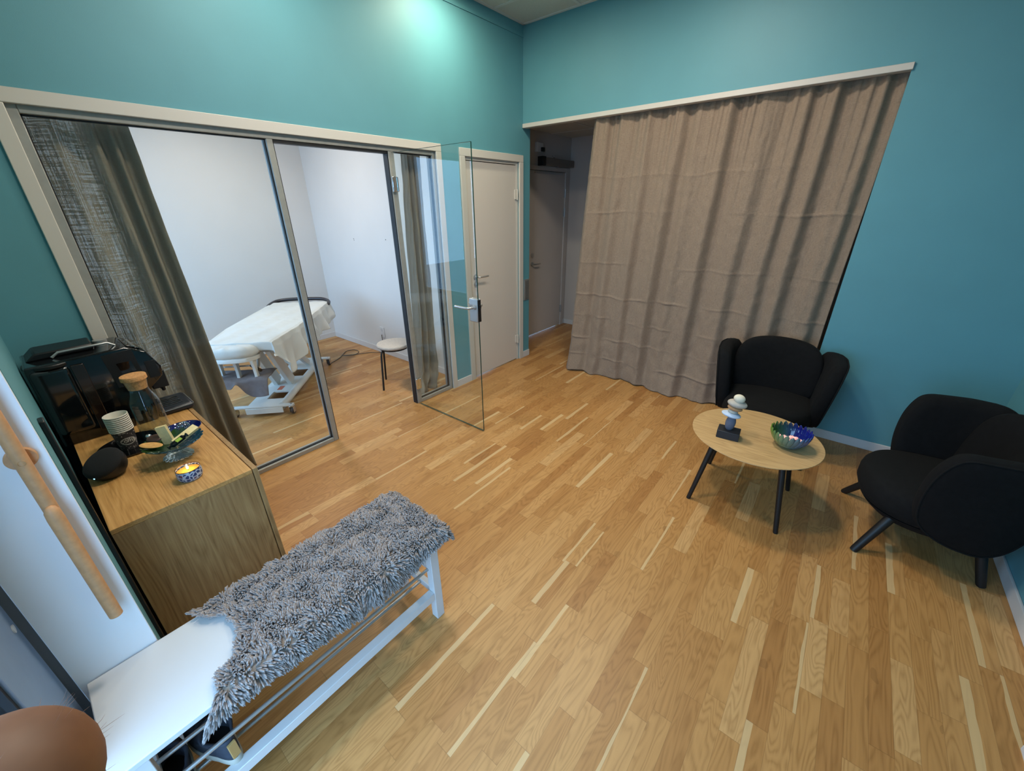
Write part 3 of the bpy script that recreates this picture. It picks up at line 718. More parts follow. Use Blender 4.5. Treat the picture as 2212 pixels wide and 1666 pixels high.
def wafer(c, dirx, dirz, hs, label):
    dx = Vector(dirx).normalized(); dz = Vector(dirz); dz = (dz - dx*dx.dot(dz)).normalized(); dy = dz.cross(dx)
    m = MB(); c = Vector(c)
    for k in range(-2, 3): m.obox(c + dz*hs[2]*.4*k, (dx, dy, dz), (hs[0]-(.0006 if k % 2 else 0), hs[1]-(.0006 if k % 2 else 0), hs[2]*.2))
    m.build('wafer_biscuit', M_WAFER, None, label=label, cat='biscuit', group='wafer biscuits on the sweet dish', smooth=False)
wafer((csx-.036, csy-.012, zb+.098), (-.12, -.1, 1), (.8, -.5, .1), (.041, .0185, .008), 'pale wafer biscuit standing upright in the glass sweet dish')
wafer((csx+.022, csy+.042, zb+.094), (-.5, 1, .22), (.5, .1, .8), (.052, .013, .009), 'long pale wafer biscuit lying slanted on the rim of the sweet dish')
m = MB().ell((0, 0, 0), (.036, .026, .0045), nu=32, nv=8); rt = Matrix.Rotation(.5, 3, 'X') @ Matrix.Rotation(.4, 3, 'Z')
MB().ell((csx-.012, csy-.068, zb+.0845), (.040, .022, .005), Matrix.Rotation(.9, 3, 'Z') @ Matrix.Rotation(.18, 3, 'Y'), 32, 8).build('oval_biscuit', M_BISCUIT, None, label='flat oval golden biscuit at the front of the sweet dish', cat='biscuit')
MB().ell((csx-.062, csy-.046, zb+.087), (.032, .024, .010), Matrix.Rotation(.6, 3, 'Z') @ Matrix.Rotation(.25, 3, 'X'), 28, 10).build('chocolate', M_CHOC, None, label='brown milk chocolate piece at the left of the sweet dish', cat='chocolate')
r2b = thing('wrapped_candy', 'candy in a black wrapper with a lime green square on the sweet dish', 'candy', (csx+.056, csy+.008, zb+.083))
m = MB(); dx = Vector((-.35, 1, .28)).normalized()
m.tube([Vector((0, 0, .010))+dx*s_ for s_ in (-.040, -.032, -.024, .024, .032, .040)], [.009, .004, .011, .011, .004, .009], 14); m.build('wrapper', M_BLACKGLOSS, r2b, local=True)
MB().obox(Vector((.0085, .003, .0185)), (dx, Vector((1, .35, -.3)), dx.cross(Vector((1, .35, -.3)))), (.011, .0075, .0012)).build('green_square', plain('lime_paper', (150, 178, 62), .6), r2b, local=True)
MB().ell((csx-.098, csy-.058, zb+.091), (.012, .010, .008), nu=18, nv=10).build('foil_candy', M_CHROME, None, label='small silver foil candy at the left rim of the sweet dish', cat='candy')
# dark blue dish behind, with a silver wire ball
bdx, bdy = .575, -3.366
m = MB().lathe([(.001, 0), (.042, 0), (.062, .010), (.074, .026), (.072, .027), (.060, .013), (.040, .004), (.001, .004)], (bdx, bdy, zb), 44)
m.build('blue_glass_dish', plain('cobalt_glass', (16, 26, 92), .06, coat=.6), None, label='dark blue glass dish between the carafe and the sweet dish', cat='dish')
m = MB()
cb = Vector((bdx+.012, bdy+.004, zb+.0305)); rb = .026
for k in range(9):
    a = PI*k/9; u2 = Vector((math.cos(a), math.sin(a), 0))
    m.tube([cb + (u2*math.cos(t_)+Vector((0, 0, 1))*math.sin(t_))*rb for t_ in [2*PI*q/20 for q in range(20)]], .0011, 5, True)
for h in (-.6, -.2, .2, .6):
    q_ = math.sqrt(1-h*h)*rb; m.tube([cb + Vector((q_*math.cos(t_), q_*math.sin(t_), h*rb)) for t_ in [2*PI*q/20 for q in range(20)]], .0011, 5, True)
m.build('wire_ball', M_CHROME, None, label='silver filigree wire ball lying in the dark blue dish', cat='ornament')
# lit tin candle
cnx, cny = 1.018, -3.452
r = thing('tin_candle', 'lit candle in a blue patterned tin at the sideboard edge', 'candle', (cnx, cny, zb))
def tin_mat():
    t = NT('patterned_tin'); p, x, y, z = t.pos(); vn = t.n('ShaderNodeTexVoronoi', feature='DISTANCE_TO_EDGE'); t.l(p, vn.inputs['Vector']); vn.inputs['Scale'].default_value = 75
    nz = t.noise(p, 60, 2)
    edge = t.math('LESS_THAN', vn.outputs[0], .11)
    fill = t.ramp(nz, [(.42, lin(40, 66, 112)), (.55, lin(66, 84, 128)), (.66, lin(126, 62, 60))], 'CONSTANT')
    t.base(t.mix(edge, fill, lin(176, 190, 208))); t.rm(.35, .2); return t.m
MB().lathe([(.001, 0), (.033, 0), (.037, .003), (.041, .013), (.0418, .030), (.040, .043), (.0395, .0455)], n=48).build('tin', tin_mat(), r, local=True)
m = MB(); n = 96; rings = []
for q in range(2):
    pass
m.tube([(.0395*math.cos(2*PI*k/96), .0395*math.sin(2*PI*k/96), .0460) for k in range(96)], [.0011+.0005*(k % 2) for k in range(96)], 6, True); m.build('rolled_rim', plain('brass_rim', (150, 110, 62), .3, .8), r, local=True)
MB().lathe([(.001, .0355), (.015, .0353), (.038, .036), (.038, .034)], n=40).build('wax', plain('honey_wax', (232, 168, 70), .35), r, local=True)
MB().cyl((0, 0, .035), (.001, 0, .044), .0009, n=6).build('wick', M_BLACKMATT, r, local=True)
MB().lathe([(.0003, .040), (.0030, .043), (.0040, .048), (.0024, .056), (.0003, .062)], n=14).build('flame', emit('candle_flame', (1, .78, .42), 26), r, local=True)
pl = bpy.data.lights.new('candle_light', 'POINT'); pl.energy = .22; pl.color = (1, .6, .25); pl.shadow_soft_size = .006
po = bpy.data.objects.new('candle_light', pl); po.location = (cnx, cny, zb+.052); COL.objects.link(po)

# ================================================================== COAT HOOK RAIL ON THE REVEAL
r = thing('coat_hook_rail', 'upright round beech coat hook rail on the white window reveal', 'coat rack', (1.46, -3.762, .69))
MB().cyl((1.4595, -3.763, 1.192), (1.472, -3.763, 1.192), .026, n=36).build('wall_disc', M_BEECH, r, bevel=.002)
MB().cyl((1.4595, -3.763, 1.80), (1.472, -3.763, 1.80), .026, n=36).build('wall_disc', M_BEECH, r, bevel=.002)
rail = MB().cyl((1.486, -3.763, .86), (1.486, -3.763, 2.0), .0135, n=28).build('rail', M_BEECH, r, bevel=.002)
m = MB().tube([(1.4990+.0063*math.cos(2*PI*k/24)*0, -3.763+.0063*math.cos(2*PI*k/24), 1.192+.0063*math.sin(2*PI*k/24)) for k in range(24)], .0006, 5, True); m.build('dowel_ring', M_CORK, rail)
m = MB(); rings = []
for z, rr in ((.692, .0120), (.694, .0145), (1.035, .0150), (1.055, .0138), (1.066, .0100), (1.071, .004)): rings.append([Vector((1.500 + rr*math.cos(2*PI*k/28), -3.763+rr*math.sin(2*PI*k/28), z)) for k in range(28)])
m.rings(rings); m.build('folding_peg', M_BEECH, r)
# ================================================================== BENCH
BX0, BX1, BY0, BY1, BZ = 1.463, 1.798, -3.882, -2.868, .50
r = thing('shoe_bench', 'white bench with steel shoe rods, half covered by a sheepskin', 'bench', ((BX0+BX1)/2, (BY0+BY1)/2, 0))
MB().box(BX0, BX1, BY0, BY1, BZ-.020, BZ).build('seat_board', M_WHITE, r, bevel=.003)
LX0, LX1 = BX0+.02, BX1-.055
LY0, LY1 = BY0+.025, BY1-.06
for lx in (LX0, LX1):
    for ly in (LY0, LY1):
        MB().box(lx, lx+.038, ly, ly+.04, 0, BZ-.020).build('leg', M_WHITE, r, bevel=.002)
for ly in (LY0, LY1):
    MB().box(LX0+.038, LX1, ly+.008, ly+.032, .135, .170).build('side_stretcher', M_WHITE, r, bevel=.002)
    MB().box(LX0+.038, LX1, ly+.008, ly+.032, BZ-.075, BZ-.020).build('side_apron', M_WHITE, r, bevel=.002)
    MB().box(LX0+.038, LX1, ly+.008, ly+.032, .275, .300).build('side_stretcher', M_WHITE, r, bevel=.002)
MB().box(LX1+.002, LX1+.036, LY0+.04, LY1, .125, .165).build('front_rail', M_WHITE, r, bevel=.002)
for xx, zz in ((1.752, .292), (1.700, .332), (1.56, .30), (1.672, .153), (1.58, .153), (1.50, .153)):
    MB().cyl((xx, LY0+.01, zz), (xx, LY1+.03, zz), .0065, n=16).build('shoe_rod', M_STEEL, r)

# ------------------------------------------------------------------ sheepskin
rng = random.Random(5)
XB, XF, YE = 1.452, 1.800, -2.852
def pelt_len(y):        # how far the skin hangs over the front edge
    K = [(-3.72, .050), (-3.66, .030), (-3.585, .022), (-3.455, .032), (-3.32, .045), (-3.14, .064), (-3.02, .045), (-2.94, .022), (-2.85, .018)]
    for (a, p), (b_, q) in zip(K, K[1:]):
        if y <= b_: t = max(0, (y-a)/(b_-a)); t = t*t*(3-2*t); return p+(q-p)*t
    return K[-1][1]
def pelt_start(v):      # left border: two tails with a bay between them
    pts = [(0, -3.625), (.12, -3.60), (.28, -3.555), (.48, -3.545), (.66, -3.575), (.82, -3.645), (1.0, -3.70)]
    for (a, p), (b, q) in zip(pts, pts[1:]):
        if v <= b: t = (v-a)/(b-a); t = t*t*(3-2*t); return p+(q-p)*t
    return pts[-1][1]
def pelt(u, v):
    y = pelt_start(v) + (YE - pelt_start(v))*u
    L = (XF-XB) + pelt_len(y)
    s = v*L; top = XF-XB; rr = .022
    if s < top-rr: p = Vector((XB+s, y, BZ+.006)); n = Vector((0, 0, 1))
    elif s < top+rr*.6:
        a = (s-top+rr)/(rr*1.6)*PI/2; p = Vector((XF-rr+rr*math.sin(a)+.006*math.sin(a), y, BZ+.006-rr*(1-math.cos(a)))); n = Vector((math.sin(a), 0, math.cos(a)))
    else:
        d = s-top-rr*.6; p = Vector((XF+.007+.004*math.sin(y*21), y, BZ+.006-rr-d)); n = Vector((1, 0, .1)).normalized()
    ov = (u-.97)/.03
    if ov > 0: p.z -= .022*ov*ov; n = (n + Vector((0, .8*ov, 0))).normalized()
    # lumps
    p += n*(.006*hashn(p.x*14, p.y*14, p.z*14))
    return p, n
M_PELT = plain('sheep_hide', (150, 138, 126), .95)
tw = NT('sheep_wool'); oi = tw.n('ShaderNodeTexCoord')
tw.base(tw.ramp(tw.noise(oi.outputs['Object'], 130, 2), [(.30, lin(134, 124, 120)), (.52, lin(160, 150, 145)), (.72, lin(182, 173, 168))])); tw.rm(.85); tw.b.inputs['Sheen Weight'].default_value = .25
sk = thing('sheepskin', 'shaggy grey sheepskin throw lying over the white shoe bench', 'sheepskin', (1.63, -3.25, BZ))
MB().grid(lambda u, v: pelt(u, v)[0], 60, 30, True).build('hide', M_PELT, sk, ang=180, solid=.004, sor=0)
m = MB(); NT_ = 17500
verts, faces = [], []
for i in range(NT_):
    u, v = rng.random(), rng.random()
    if i % 9 == 0: u = rng.choice((0, 1)) * 1.0 if rng.random() < .5 else u; v = v if u in (0, 1) else (1.0 if rng.random() < .7 else 0.0)
    p, n = pelt(u, v)
    # combed direction: towards the near edge, swirling in clumps, drooping over the front
    cl = Vector((hashn(p.x*26, p.y*26, 1.5), hashn(p.x*26, p.y*26, 7.5), hashn(p.x*26, p.z*30, 3.5)))
    jit = Vector((rng.gauss(0, .3), rng.gauss(0, .3), rng.gauss(0, .2)))
    d = (n*1.25 + cl*.95 + jit*.5 + Vector((.20, -.08, 0)))
    if v > .9 or n.x > .7: d += Vector((.0, 0, -.75))
    if u < .04: d += Vector((0, -.7, 0))
    if v < .05: d += Vector((-.5, 0, -.1))
    d.normalize(); ln = rng.uniform(.019, .029) * (1.15 if n.x > .6 else 1)
    droop = Vector((.25, 0, -.75)) if n.x > .5 else Vector((0, 0, -.5))
    side = d.orthogonal().normalized(); side.rotate(Matrix.Rotation(rng.uniform(0, 6.28), 3, d)); s2 = d.cross(side)
    w0 = rng.uniform(.0023, .0039); b = len(verts)
    for (t, ww) in ((0, .7), (.45, 1.0), (.84, .78)):
        q = p + d*ln*t + droop*ln*.32*t*t + cl*ln*.3*t*t
        for k in range(3):
            a = 2*PI*k/3; verts.append(q + (side*math.cos(a)+s2*math.sin(a))*w0*ww)
    verts.append(p + d*ln*.97 + droop*ln*.32 + cl*ln*.3)
    for j in (0, 3):
        for k in range(3): faces.append((b+j+k, b+j+(k+1) % 3, b+j+3+(k+1) % 3, b+j+3+k))
    for k in range(3): faces.append((b+6+k, b+6+(k+1) % 3, b+9))
m.v = verts; m.f = faces; m.mi = [0]*len(faces)
m.build('wool', tw.m, sk, ang=180)

# ------------------------------------------------------------------ shoes on the lower rods
M_SHOE = plain('dark_grey_suede', (54, 60, 72), .85, nscale=40, namp=.2, bump=.3, bscale=400)
M_SOLE = plain('off_white_sole', (188, 182, 168), .6); M_TAN = plain('tan_leather', (188, 150, 92), .6); M_LACE = plain('black_lace', (22, 23, 26), .8)
M_LINER = plain('dark_lining', (10, 10, 11), .9)
def outline(s, toe, heel, wmul):
    """closed shoe outline; heel at y=0, toe towards -x"""
    pts = []
    for k in range(40):
        a = 2*PI*k/40; cx_, sx_ = math.cos(a), math.sin(a)
        x = heel + (toe-heel)*(.5-.5*cx_); t = (x-heel)/(toe-heel+1e-9)
        wid = (.033+.013*math.sin(min(1, max(0, (t-.2)/.8))*PI))*wmul
        pts.append((x, wid*math.copysign(abs(sx_)**.8, sx_)))
    return pts
def shoe(loc, rot, label):
    r = thing('sneaker', label, 'shoe', loc, rot, 'shoes on the bench rods')
    P = lambda toe, heel, wm, z: [Vector((-x, y, z)) for x, y in outline(0, toe, heel, wm)]
    MB().rings([P(.270, .002, .98, 0), P(.278, 0, 1.06, .006), P(.278, 0, 1.06, .022), P(.272, .004, .98, .026)]).build('sole', M_SOLE, r, local=True)
    MB().rings([P(.270, .004, .97, .024), P(.272, .004, 1.0, .040), P(.255, .006, .97, .056), P(.215, .006, .92, .072), P(.165, .006, .90, .088), P(.130, .004, .90, .105), P(.122, 0, .94, .118), P(.118, .004, .86, .122), P(.112, .010, .70, .116), P(.112, .014, .62, .07)], True, False).build('upper', M_SHOE, r, local=True, ang=180)
    MB().rings([P(.112, .014, .62, .071), P(.112, .014, .6, .060)], True, True).build('lining', M_LINER, r, local=True)
    MB().box(-.0035, .0045, -.011, .011, .040, .105).build('heel_tag', M_TAN, r, local=True, bevel=.001)
    m = MB()
    for k in range(5):
        x = -.135-.021*k; z = .099-.0085*k
        m.tube([(x-.004, -.026, z-.012), (x, -.010, z+.004), (x-.006, .008, z+.004), (x-.012, .026, z-.012)], .0026, 6)
    m.tube([(-.13, 0, .108), (-.15, -.03, .112), (-.17, -.035, .096), (-.15, -.012, .108)], .0022, 6); m.tube([(-.13, 0, .108), (-.155, .03, .110), (-.18, .035, .092), (-.15, .012, .108)], .0022, 6)
    m.build('lace', M_LACE, r, local=True)
shoe((1.758, -3.683, .160), math.radians(14), 'dark grey sneaker with tan heel tag under the sheepskin tail')
shoe((1.742, -3.795, .160), math.radians(10), 'dark grey laced sneaker at the street end of the bench rods')

# ================================================================== COFFEE TABLE
r = thing('coffee_table', 'round oak coffee table on four splayed black legs', 'table', (2.64, -1.152, 0))
MB().lathe([(.001, .422), (.31, .422), (.338, .434), (.3425, .439), (.341, .4415), (.001, .4415)], n=96).build('tabletop', M_TABLEOAK, r, local=True, ang=25)
for sx in (-1, 1):
    for sy in (-1, 1):
        m = MB().tube([(sx*.239, sy*.237, 0), (sx*.238, sy*.236, .006), (sx*.172, sy*.170, .422)], [.0115, .0125, .0165], 18); m.build('leg', M_BLACKMET, r, local=True)
m = MB().box(-.19, .19, -.008, .008, .400, .422); m.box(-.008, .008, -.19, .19, .400, .422); m.build('under_frame', M_BLACKMET, r, local=True)
TT = .4415
# stacked pebble sculpture
r = thing('pebble_sculpture', 'balanced pebble sculpture on a black block on the coffee table', 'ornament', (2.517, -1.268, TT), math.radians(6))
MB().box(-.059, .059, -.044, .044, 0, .048).build('block', plain('black_slate', (28, 29, 34), .6, bump=.1), r, local=True, bevel=.003)
def pebble(c, rad, colr, tilt, nm='pebble'):
    rot = Matrix.Rotation(tilt[0], 3, 'X') @ Matrix.Rotation(tilt[1], 3, 'Y')
    MB().ell((c[0]*1.1, c[1], .047+(c[2]-.043)*1.27), (rad[0]*1.1, rad[1]*1.1, rad[2]*1.27), rot, 28, 18).build(nm, plain('stone', colr, .7, nscale=30, namp=.10, bump=.15, bscale=120), r, local=True)
pebble((-.002, 0, .078), (.0245, .021, .040), (92, 96, 112), (0, .06))
pebble((-.008, 0, .1205), (.047, .035, .0115), (186, 202, 222), (0, .12))
pebble((-.004, 0, .138), (.0245, .022, .0125), (176, 172, 160), (0, .08))
pebble((.002, 0, .1555), (.036, .028, .0135), (170, 128, 88), (0, .14))
pebble((.008, 0, .178), (.047, .034, .017), (172, 164, 152), (.05, .10))
pebble((.012, 0, .204), (.0275, .025, .0185), (216, 208, 186), (.1, .2))
# petal bowl
r = thing('petal_bowl', 'blue and green glass bowl of upright petals on the coffee table', 'bowl', (2.806, -1.172, TT))
npet = 24
def petal(k, R0, zlo, ztop, w_, ph):
    a0 = 2*PI*(k+ph)/npet
    def fn(u, v):
        t = v; rr = .034 + (R0-.034)*math.sin(min(1, t*1.05)*PI/2)**.9; z = zlo + (ztop-zlo)*t**1.35
        wd = w_*(.55+.45*math.sin(min(1, t*1.1)*PI/2))*(math.sqrt(max(0, 1-((t-.72)/.28)**2)) if t > .72 else 1)
        x = (u-.5)*2*wd; a = a0 + .18*(t) ; bulge = .004*(1-(2*u-1)**2)
        rr += bulge
        return (rr*math.cos(a) - x*math.sin(a), rr*math.sin(a) + x*math.cos(a), z)
    return fn
M_PB = petal_mat('bowl_petal_glass')
m = MB(); m.lathe([(.001, .002), (.034, 0), (.055, .010), (.072, .028), (.083, .062), (.081, .063), (.069, .030), (.050, .013), (.001, .006)], n=48)
bw = m.build('bowl_wall', M_PB, r, local=True)
for k in range(npet):
    MB().grid(petal(k, .095, .010, .104+.004*(k % 2), .0125, 0), 5, 12).build('petal', M_PB, r, local=True, solid=.004, sor=0)
m = MB(); rg = random.Random(3)
for k in range(34):
    a, q = rg.uniform(0, 6.28), .060*math.sqrt(rg.random()); rot = Matrix.Rotation(rg.uniform(0, 3), 3, 'X') @ Matrix.Rotation(rg.uniform(0, 3), 3, 'Z')
    m.ell((2.806+q*math.cos(a), -1.172+q*math.sin(a), TT+.024+.016*rg.random()+.10*q*q/.06), (.012, .010, .009), rot, 6, 4)
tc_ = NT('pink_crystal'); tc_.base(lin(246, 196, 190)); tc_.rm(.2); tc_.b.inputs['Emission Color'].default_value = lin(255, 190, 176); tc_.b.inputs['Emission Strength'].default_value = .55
m.build('crystal_chips', tc_.m, None, smooth=False, label='softly glowing pink crystal chips lying in the petal bowl', cat='crystals', kind='stuff')

# ================================================================== ARMCHAIRS
def chaikin(P, n=3):
    for _ in range(n):
        Q = []
        for a, b in zip(P, P[1:]+P[:1]):
            Q.append((a[0]*.75+b[0]*.25, a[1]*.75+b[1]*.25)); Q.append((a[0]*.25+b[0]*.75, a[1]*.25+b[1]*.75))
        P = Q
    return P
def panel(mb, poly, fn, th):
    """soft upholstered slab: outline poly(a,b), fn(a,b,t) -> xyz, thickness th; domed faces"""
    ca = sum(p[0] for p in poly)/len(poly); cb_ = sum(p[1] for p in poly)/len(poly)
    rings = []
    for t, s_ in ((-1.06, .05), (-1.05, .4), (-1, .75), (-.86, .93), (-.5, .99), (0, 1.0), (.5, .99), (.86, .93), (1, .75), (1.05, .4), (1.06, .05)):
        rings.append([Vector(fn(ca+(a-ca)*s_, cb_+(b-cb_)*s_, t*th/2)) for a, b in poly])
    mb.rings(rings); return mb
def armchair(label, loc, rot):
    r = thing('armchair', label, 'armchair', loc, rot, 'black lounge chairs')
    # seat cushion: rounded front
    def foot(s_, z, n=56):
        ring = []
        for k in range(n):
            a = 2*PI*k/n; c_, q = math.cos(a), math.sin(a); ex = .66 if q > 0 else .86
            x = .292*math.copysign(abs(c_)**ex, c_); y = (.305 if q < 0 else .235)*math.copysign(abs(q)**(.80 if q < 0 else .6), q)
            ring.append(Vector((x*s_, y*s_, z)))
        return ring
    MB().rings([foot(.86, .225), foot(.95, .245), foot(1.0, .285), foot(1.0, .335), foot(.98, .362), foot(.935, .383), foot(.82, .397), foot(.5, .405), foot(.1, .407)]).build('seat', M_UPHSEAT, r, local=True, ang=80)
    MB().rings([foot(.62, .165), foot(.76, .18), foot(.88, .215), foot(.93, .235)]).build('seat_base', M_UPH, r, local=True, ang=60)
    back = chaikin([(-.262, .30), (-.288, .58), (-.262, .712), (-.15, .772), (.15, .772), (.262, .712), (.288, .58), (.262, .30)], 3)
    fb = lambda a, b, t: (a, .190 + (b-.40)*.19 + t - .9*a*a + .004*math.sin(a*60+b*25)*math.exp(-((a-.02)/.06)**2)*(1 if t < 0 else 0), b)
    MB_b = MB(); panel(MB_b, back, fb, .105); MB_b.build('backrest', M_UPH, r, local=True, ang=80)
    for s_ in (-1, 1):
        wing = chaikin([(.19, .20), (.255, .40), (.285, .60), (.265, .73), (.10, .728), (.0, .722), (-.09, .715), (-.128, .66), (-.155, .56), (-.155, .40), (-.12, .27), (.02, .195)], 3)
        def fw(a, b, t, s_=s_): return (s_*(.288 + (b-.25)*.135 - .45*max(0, a-.10)**1.2 + t - .10*max(0, -a-.02)), a, b)
        mw = MB(); panel(mw, wing, fw, .095); wg = mw.build('armrest', M_UPH, r, local=True, ang=80)
        ca, cb_ = sum(p[0] for p in wing)/len(wing), sum(p[1] for p in wing)/len(wing)
        MB().tube([fw(ca+(a-ca)*.955, cb_+(b-cb_)*.955, .0385) for a, b in wing], .0045, 8, True).build('piping', M_UPHSEAT, wg, local=True)
    for sx in (-1, 1):
        for sy, fx, fy in ((-1, .282, -.272), (1, .235, .222)):
            MB().tube([(sx*fx, fy, 0), (sx*fx*.985, fy*.98, .012), (sx*.195, sy*.165, .21)], [.0165, .0185, .023], 20).build('leg', M_BLACKMET, r, local=True)
    return r
armchair('black lounge armchair standing in front of the beige linen curtain', (2.60, -.37, 0), math.radians(6))
armchair('black lounge armchair at the right wall with its side to the viewer', (3.462, -.962, 0), math.radians(-83.8))
# white corner at the right edge of the picture
m = MB().box(3.688, 3.785, -2.46, -1.995, 0, .022); m.build('loose_board', M_WHITE, None, bevel=.002, label='flat white board lying on the floor by the right wall', cat='board')

# ================================================================== WALL DEVICES
m = MB()
r = thing('wall_plate', 'tall brushed metal switch plate on the wall end by the corridor', 'wall plate', (0, .057, .69))
MB().box(0, .010, .012, .104, .695, .93).build('frame', M_STEEL, r, bevel=.002)
MB().box(.010, .016, .026, .090, .712, .913).build('panel', plain('grey_panel', (120, 120, 116), .5, .4), r, bevel=.001)
r = thing('door_opener', 'automatic door opener mounted above the grey corridor door', 'door opener', (CX, 1.2, 2.10))
MB().box(CX+.013, CX+.085, .90, 1.575, 2.145, 2.225).build('housing', plain('grey_housing', (126, 116, 106), .5, .2), r, bevel=.004)
MB().box(CX+.012, CX+.092, .845, .915, 2.135, 2.235).build('end_cap', M_BLACKMATT, r, bevel=.004)
MB().tube([(CX+.06, 1.12, 2.226), (CX+.12, 1.05, 2.232), (CX+.13, .99, 2.238)], .007, 8).build('arm', M_STEEL, r)
MB().cyl((CX+.02, 1.25, 2.138), (CX+.05, 1.25, 2.138), .012).build('pivot', M_STEEL, r)
MB().box(CX-.004, CX+.016, .80, 1.42, 2.055, 2.075).build('slide_rail', M_STEEL, r, bevel=.002)
m = MB().box(CX, CX+.035, .80, .93, 2.28, 2.38); r = m.build('alarm_box', M_WHITE, None, bevel=.004, label='small white box on the corridor wall above the door opener', cat='alarm')
MB().box(CX+.035, CX+.062, .875, .925, 2.285, 2.33).build('sensor', M_BLACKMATT, r, bevel=.003)
# socket in the treatment room
r = thing('wall_socket', 'white double power socket on the treatment room wall', 'socket', (-1.462, -.95, .22))
MB().box(-1.505, -1.420, -.962, -.9505, .215, .345).build('plate', M_WHITE, r, bevel=.003)
for z in (.25, .31): MB().cyl((-1.4625, -.9605, z), (-1.4625, -.964, z), .020, n=24).build('outlet', plain('outlet_grey', (196, 196, 196), .5), r)
pts = []
key = [(-1.66, -1.60, .006), (-1.76, -1.42, .005), (-1.84, -1.33, .005), (-1.93, -1.22, .005), (-1.90, -1.13, .005), (-1.78, -1.14, .005), (-1.72, -1.24, .010), (-1.80, -1.36, .014), (-1.74, -1.28, .008), (-1.66, -1.10, .005), (-1.56, -.99, .005), (-1.475, -.972, .04), (-1.4625, -.975, .25)]
def catmull(K, n=8):
    K = [Vector(k) for k in K]; out = []
    for i in range(len(K)-1):
        p0, p1, p2, p3 = K[max(i-1, 0)], K[i], K[i+1], K[min(i+2, len(K)-1)]
        for j in range(n):
            t = j/n; out.append(.5*((2*p1)+(-p0+p2)*t+(2*p0-5*p1+4*p2-p3)*t*t+(-p0+3*p1-3*p2+p3)*t**3))
    return out + [K[-1]]
MB().tube(catmull(key), .0042, 8).build('power_cable', plain('grey_cable', (92, 86, 78), .6), None, label='grey power cable looping over the treatment room floor to the socket', cat='cable')

# ================================================================== STOOL
stx, sty = -.545, -1.425
r = thing('stool', 'round beige felt stool with thin black legs behind the glass', 'stool', (stx, sty, 0))
MB().lathe([(.001, .415), (.15, .415), (.166, .424), (.170, .437), (.164, .449), (.12, .455), (.001, .456)], n=56).build('seat', M_STOOLSEAT, r, local=True)
ring_r = .135
MB().tube([(ring_r*math.cos(2*PI*k/40), ring_r*math.sin(2*PI*k/40), .405) for k in range(40)], .008, 8, True).build('seat_ring', M_BLACKMET, r, local=True)
for a in (-84, 66, 186):
    a = math.radians(a); c_, q = math.cos(a), math.sin(a)
    MB().tube([(.205*c_, .205*q, 0), (.172*c_, .172*q, .36), (.164*c_, .164*q, .39), (.148*c_, .148*q, .404), (.10*c_, .10*q, .408)], .0095, 12).build('leg', M_BLACKMET, r, local=True)

# ================================================================== MASSAGE TABLE
bed = thing('massage_table', 'white height-adjustable massage table on castors in the treatment room', 'massage table', (-1.34, -2.19, 0), math.atan2(.676, -.737))
def bedout(l0, l1, w0, w1, rnd):
    return chaikin([(l0, -w0), (l0, w0), ((l0+l1)/2, w1), (l1-rnd, w1), (l1, w1-rnd), (l1, -w1+rnd), (l1-rnd, -w1), ((l0+l1)/2, -w1)], 2)
out_ = bedout(-.70, .87, .235, .295, .10)
def flat(poly, zs): return [[Vector((c0_+(a-c0_)*s_, b*s_, z)) for a, b in poly] for z, s_ in zs for c0_ in (.08,)]
MB().rings(flat(out_, [(.625, .95), (.635, .99), (.66, 1.0), (.69, .995), (.71, .97), (.714, .85)])).build('mattress', M_DARKVINYL, bed, local=True, ang=70)
# raised dark rim at the foot end
MB().tube(catmull([(.70, -.318, .700), (.80, -.300, .716), (.885, -.21, .728), (.905, -.05, .732), (.905, .12, .732), (.875, .25, .728), (.80, .30, .718), (.68, .312, .704)], 6), [.012]+[.019]*41+[.012], 12).build('end_rim', M_DARKVINYL, bed, local=True)
m = MB(); m.box(-.58, .76, -.20, -.16, .575, .622); m.box(-.58, .76, .16, .20, .575, .622)
for l in (-.55, -.1, .35, .72): m.box(l, l+.04, -.16, .16, .58, .62)
m.build('top_frame', M_BEDWHITE, bed, local=True, bevel=.004)
hd = [(-.80, -.06), (-.815, .07), (-.80, .20), (-.74, .265), (-.64, .27), (-.62, .20), (-.62, -.06), (-.64, -.125), (-.74, -.125)]
hd = chaikin(hd, 3)
hc = (-.72, .07)
MB().rings([[Vector((hc[0]+(a-hc[0])*s_, hc[1]+(b-hc[1])*s_, z + .009*hashn(a*34, b*34, z*60))) for a, b in hd] for z, s_ in ((.618, .93), (.628, 1.02), (.650, 1.07), (.675, 1.05), (.695, .95), (.703, .75), (.706, .3))]).build('head_cushion', M_SHEET, bed, local=True, ang=180)
MB().rings([[Vector((hc[0]+(a-hc[0])*s_, hc[1]+(b-hc[1])*s_, z)) for a, b in hd] for z, s_ in ((.578, .90), (.582, .98), (.610, .98), (.618, .9))]).build('head_carrier', M_BEDWHITE, bed, local=True, ang=50)
for l, y, h in ((-.765, .215, .30), (-.66, .215, .42), (-.70, .07, .42), (-.74, -.085, .40)):
    m = MB(); m.rings([[Vector((l+dx, y+dy, z)) for dx, dy in ((-.028*q, -.012), (.028*q, -.012), (.028*q, .012), (-.028*q, .012))] for z, q in ((h, .8), (h+.06, .6), (.52, .7), (.58, 1.3))]); m.build('head_support', M_BEDWHITE, bed, local=True, bevel=.003, ang=50)
m = MB().cyl((-.66, .19, .505), (-.66, -.02, .505), .007); m.build('crank_rod', M_STEEL, bed, local=True)
MB().tube([(-.66, -.02, .505), (-.69, -.06, .498), (-.73, -.12, .484)], [.011, .014, .013], 14).build('crank_grip', M_BLACKMATT, bed, local=True)
MB().box(-.76, -.60, -.14, .27, .405, .420).build('arm_shelf', M_BEDWHITE, bed, local=True, bevel=.004)
